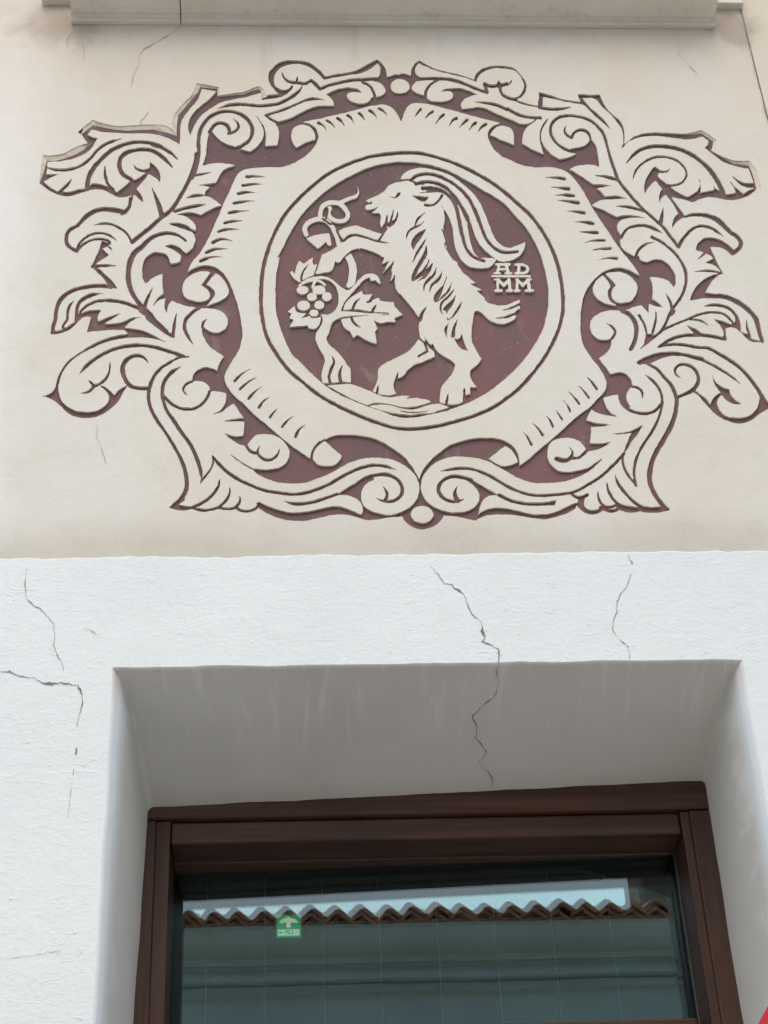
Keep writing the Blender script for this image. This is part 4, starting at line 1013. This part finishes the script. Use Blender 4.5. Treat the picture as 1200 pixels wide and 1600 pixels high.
box_obj('cross_rail', (XFL2+.0045, XFR2-.0045, YG-.04, YG-.008, ZTR-.08, ZTR), M_WOOD, win, bevel=.004)
TILT = math.radians(-2.14); GX = .2554          # the sash stands a little askew in its frame
def pane(dy, rx, rz, mat):
    o = box_obj('glass_pane', (-.56, .56, -.002, .002, -.80, .80), mat)
    o.matrix_world = Matrix.Translation((GX, YG+dy, Z_IN-.79)) @ Matrix.Rotation(TILT+math.radians(rz), 4, 'Z') @ Matrix.Rotation(math.radians(rx), 4, 'X')
    o.parent = win; o.matrix_parent_inverse = win.matrix_world.inverted(); return o
pane(0, 0, 0, M_GLASS); pane(.024, .135, .09, M_GLASS2)

# vertical blind behind the panes
YB = YG+.075
lines_px = [322, 413, 504, 592, 683, 773, 863, 955]
lx = [float(on_wall(p, 1462, YB)[0]) for p in lines_px]; step = (lx[-1]-lx[0])/(len(lx)-1)
lx = [lx[0]-step]+lx+[lx[-1]+step]
blind = thing('vertical_blind', 'closed dark vertical blind with pale seams hanging behind the window glass', 'blind', (.27, YB, Z_IN))
for i in range(len(lx)-1):
    s = box_obj('slat', (lx[i]+.0035, lx[i+1]-.0005, YB, YB+.0015, Z_SILL-.1, Z_IN+.03), M_SLAT, blind)
    box_obj('seam', (lx[i], lx[i]+.003, YB+.0002, YB+.0012, Z_SILL-.1, Z_IN+.03), M_SEAM, s)
box_obj('head_rail', (lx[0]-.02, lx[-1]+.02, YB-.02, YB+.02, Z_IN+.032, Z_IN+.06), M_SLAT, blind)

# emergency exit sign behind the glass
YS = YG+.045
sx0, sx1 = float(on_wall(430, 1455, YS)[0]), float(on_wall(472, 1455, YS)[0]); sz0, sz1 = float(on_wall(450, 1467, YS)[2]), float(on_wall(450, 1418, YS)[2])
sign = thing('exit_sign', 'small green emergency exit sign with white arrow behind the window glass', 'exit sign', ((sx0+sx1)/2, YS, sz0))
w_, h_ = sx1-sx0, sz1-sz0
M_ACR = plain('clear_acrylic', (.25, .30, .28), .12)
box_obj('sign_body', (sx0, sx1, YS, YS+.006, sz0, sz1), M_ACR, sign, bevel=.0028, seg=3)
box_obj('green_field', (sx0+.0025, sx1-.0025, YS-.0006, YS+.001, sz0+h_*.05, sz1-h_*.24), M_GREEN, sign)
def flat(name, poly, y, mat, parent):
    o = link_mesh(name, [(sx0+u*w_, y, sz0+v*h_) for u, v in poly]+[(sx0+u*w_, y+.0004, sz0+v*h_) for u, v in poly], [tuple(range(len(poly)))]+[(i, i+len(poly), (i+1) % len(poly)+len(poly), (i+1) % len(poly)) for i in range(len(poly))], mat, parent); return o
flat('arrow', [(.42, .36), (.58, .36), (.58, .52), (.86, .50), (.78, .60), (.5, .70), (.22, .60), (.14, .50), (.42, .52)], YS-.0012, M_SIGNW, sign)
flat('pictogram_panel', [(.10, .10), (.90, .10), (.90, .29), (.10, .29)], YS-.0012, M_SIGNW, sign)
for poly in ([(.30, .13), (.42, .20), (.55, .13), (.58, .16), (.47, .23), (.60, .25), (.58, .27), (.40, .26), (.33, .17)], [(.62, .12), (.66, .12), (.66, .27), (.62, .27)], [(.72, .18), (.86, .18), (.86, .20), (.72, .20)], [(.14, .17), (.26, .17), (.26, .22), (.14, .22)]):
    flat('pictogram', poly, YS-.0018, M_GREEN, sign)

# red board at the lower right corner
rb0 = on_wall(1192, 1590, -.06)
red = thing('red_sign', 'red board poking in at the lower right beside the window', 'sign', tuple(rb0))
pa, pb = on_wall(1178, 1612, -.06), on_wall(1203, 1566, -.06)
e_ = pb-pa; e_ /= np.linalg.norm(e_); nn = np.array([e_[2], 0, -e_[0]])
q = [pa-e_*.10, pb+e_*.10, pb+e_*.10+nn*.16, pa-e_*.10+nn*.16]
link_mesh('board', [tuple(p) for p in q]+[(p[0], p[1]+.006, p[2]) for p in q], [(0, 1, 2, 3), (4, 7, 6, 5), (0, 4, 5, 1), (1, 5, 6, 2), (2, 6, 7, 3), (3, 7, 4, 0)], M_RED, red)
q2 = [pa+nn*.010-e_*.004, pa+nn*.010+e_*.008, pa+nn*.016+e_*.008, pa+nn*.016-e_*.004]
link_mesh('print', [(p[0], p[1]-.0008, p[2]) for p in q2], [(0, 1, 2, 3)], M_PALE, red)

# ------------------------------------------------------------ room, street, houses across the street
room = thing('room', 'dark unlit room behind the window', 'room', (.3, 1.3, 0)); room['kind'] = 'structure'
for nm, d in (('room_wall', (-1.2, 1.8, 2.6, 2.7, 0, 3.6)), ('room_wall', (-1.3, -1.2, .012, 2.7, 0, 3.6)), ('room_wall', (1.8, 1.9, .012, 2.7, 0, 3.6)), ('room_ceiling', (-1.3, 1.9, .012, 2.7, 3.6, 3.7))):
    box_obj(nm, d, M_ROOM, room)
st = link_mesh('street', [(-60, -60, 0), (60, -60, 0), (60, 3, 0), (-60, 3, 0)], [(0, 1, 2, 3)], M_PAVE); st['kind'] = 'structure'
def virt(px, py, yw):
    p = on_wall(px, py, 2*YG-yw); return np.array([p[0], yw, p[2]])
YO = -9.5; YE = YO+.34
ZE = float(virt(650, 1437, YE)[2]); PX2M = float(virt(650, 1438, YE)[2]-virt(650, 1437, YE)[2])
print('eave', ZE, PX2M, virt(275, 1437, YE), virt(1030, 1437, YE))
opp = thing('opposite_house', 'pale house with a tiled eave mirrored in the window glass', 'house', (1, YO-1, 0))
box_obj('wall', (-7, 9, YO-6, YO, 0, ZE+.02), M_OPP, opp)
prism('cornice', [(YO, ZE-.25), (YO+.05, ZE-.25), (YO+.06, ZE-.21), (YO+.12, ZE-.19), (YO+.20, ZE-.14), (YO+.26, ZE-.07), (YO+.28, ZE-.035), (YO, ZE-.035)], -7, 9, M_OPP, opp)
box_obj('cornice_band', (-7, 9, YO, YO+.11, ZE-.40, ZE-.35), M_OPP, opp, bevel=.012); box_obj('cornice_band', (-7, 9, YO, YO+.07, ZE-.47, ZE-.43), M_OPP, opp, bevel=.008)
RS = math.tan(math.radians(15))
prism('roof', [(YO+.26, ZE-.03), (YO+.26, ZE+.0), (YO-3.4, ZE+3.6*RS), (YO-6, ZE+1.5*RS), (YO-6, ZE-.03)], -7, 9, M_TILE, opp)
WAVE = [(u, -.5*math.cos(2*math.pi*u**.82)) for u in np.linspace(0, 1, 19)]
PITCH_T = .19
def tile_mesh(name, amp, th, w):                # S-shaped pantile, thick lip towards the street
    v = []; ff = []; N = len(WAVE)
    for yy, sc in ((0, 1.0), (-.42, .9)):
        for dz in (0, -th):
            v += [((u-.5)*w, yy, s_*amp*sc+dz) for u, s_ in WAVE]
    for i in range(N-1):
        ff += [(i, i+1, 2*N+i+1, 2*N+i), (N+i+1, N+i, 3*N+i, 3*N+i+1), (i+1, i, N+i, N+i+1)]
    me = bpy.data.meshes.new(name); me.from_pydata(v, [], ff); me.update(); me.materials.append(M_TILE); return me
TA, TB = tile_mesh('roof_tile', .064, .038, .198), tile_mesh('under_tile', .056, .030, .198)
for row in range(2):
    for i in range(-18, 31):
        for nm, me, dy, dz in (('roof_tile', TA, 0, .072), ('under_tile', TB, -.05, .030)):
            if nm == 'under_tile' and row: continue
            o = bpy.data.objects.new(nm, me); COL.objects.link(o)
            o.matrix_world = Matrix.Translation((1+i*PITCH_T+random.uniform(-.008, .008), YE-row*.36+dy+random.uniform(-.02, .02), ZE+dz+row*.36*RS+random.uniform(-.010, .010))) @ Matrix.Rotation(-math.atan(RS)+random.uniform(-.03, .03), 4, 'X') @ Matrix.Rotation(random.uniform(-.09, .09), 4, 'Y') @ Matrix.Rotation(random.uniform(-.04, .04), 4, 'Z')
            o.parent = opp; o.matrix_parent_inverse = opp.matrix_world.inverted()
nb0 = virt(983, 1400, YO-1.5)
nb = thing('brown_neighbour_house', 'taller brown house standing beyond the tiled eave', 'house', (nb0[0]+2, YO-3, 0))
box_obj('wall', (nb0[0], nb0[0]+9, YO-1.5, YO-.9, 0, 14), M_OPP2, nb)
ASKEW = Matrix.Translation((GX, YG, 0)) @ Matrix.Rotation(2*TILT, 4, 'Z') @ Matrix.Translation((-GX, -YG, 0))
for o in (opp, nb): o.matrix_world = ASKEW @ o.matrix_world            # the street narrows: the far row is not parallel to the wall
print('built in %.1fs' % (time.time()-t0))
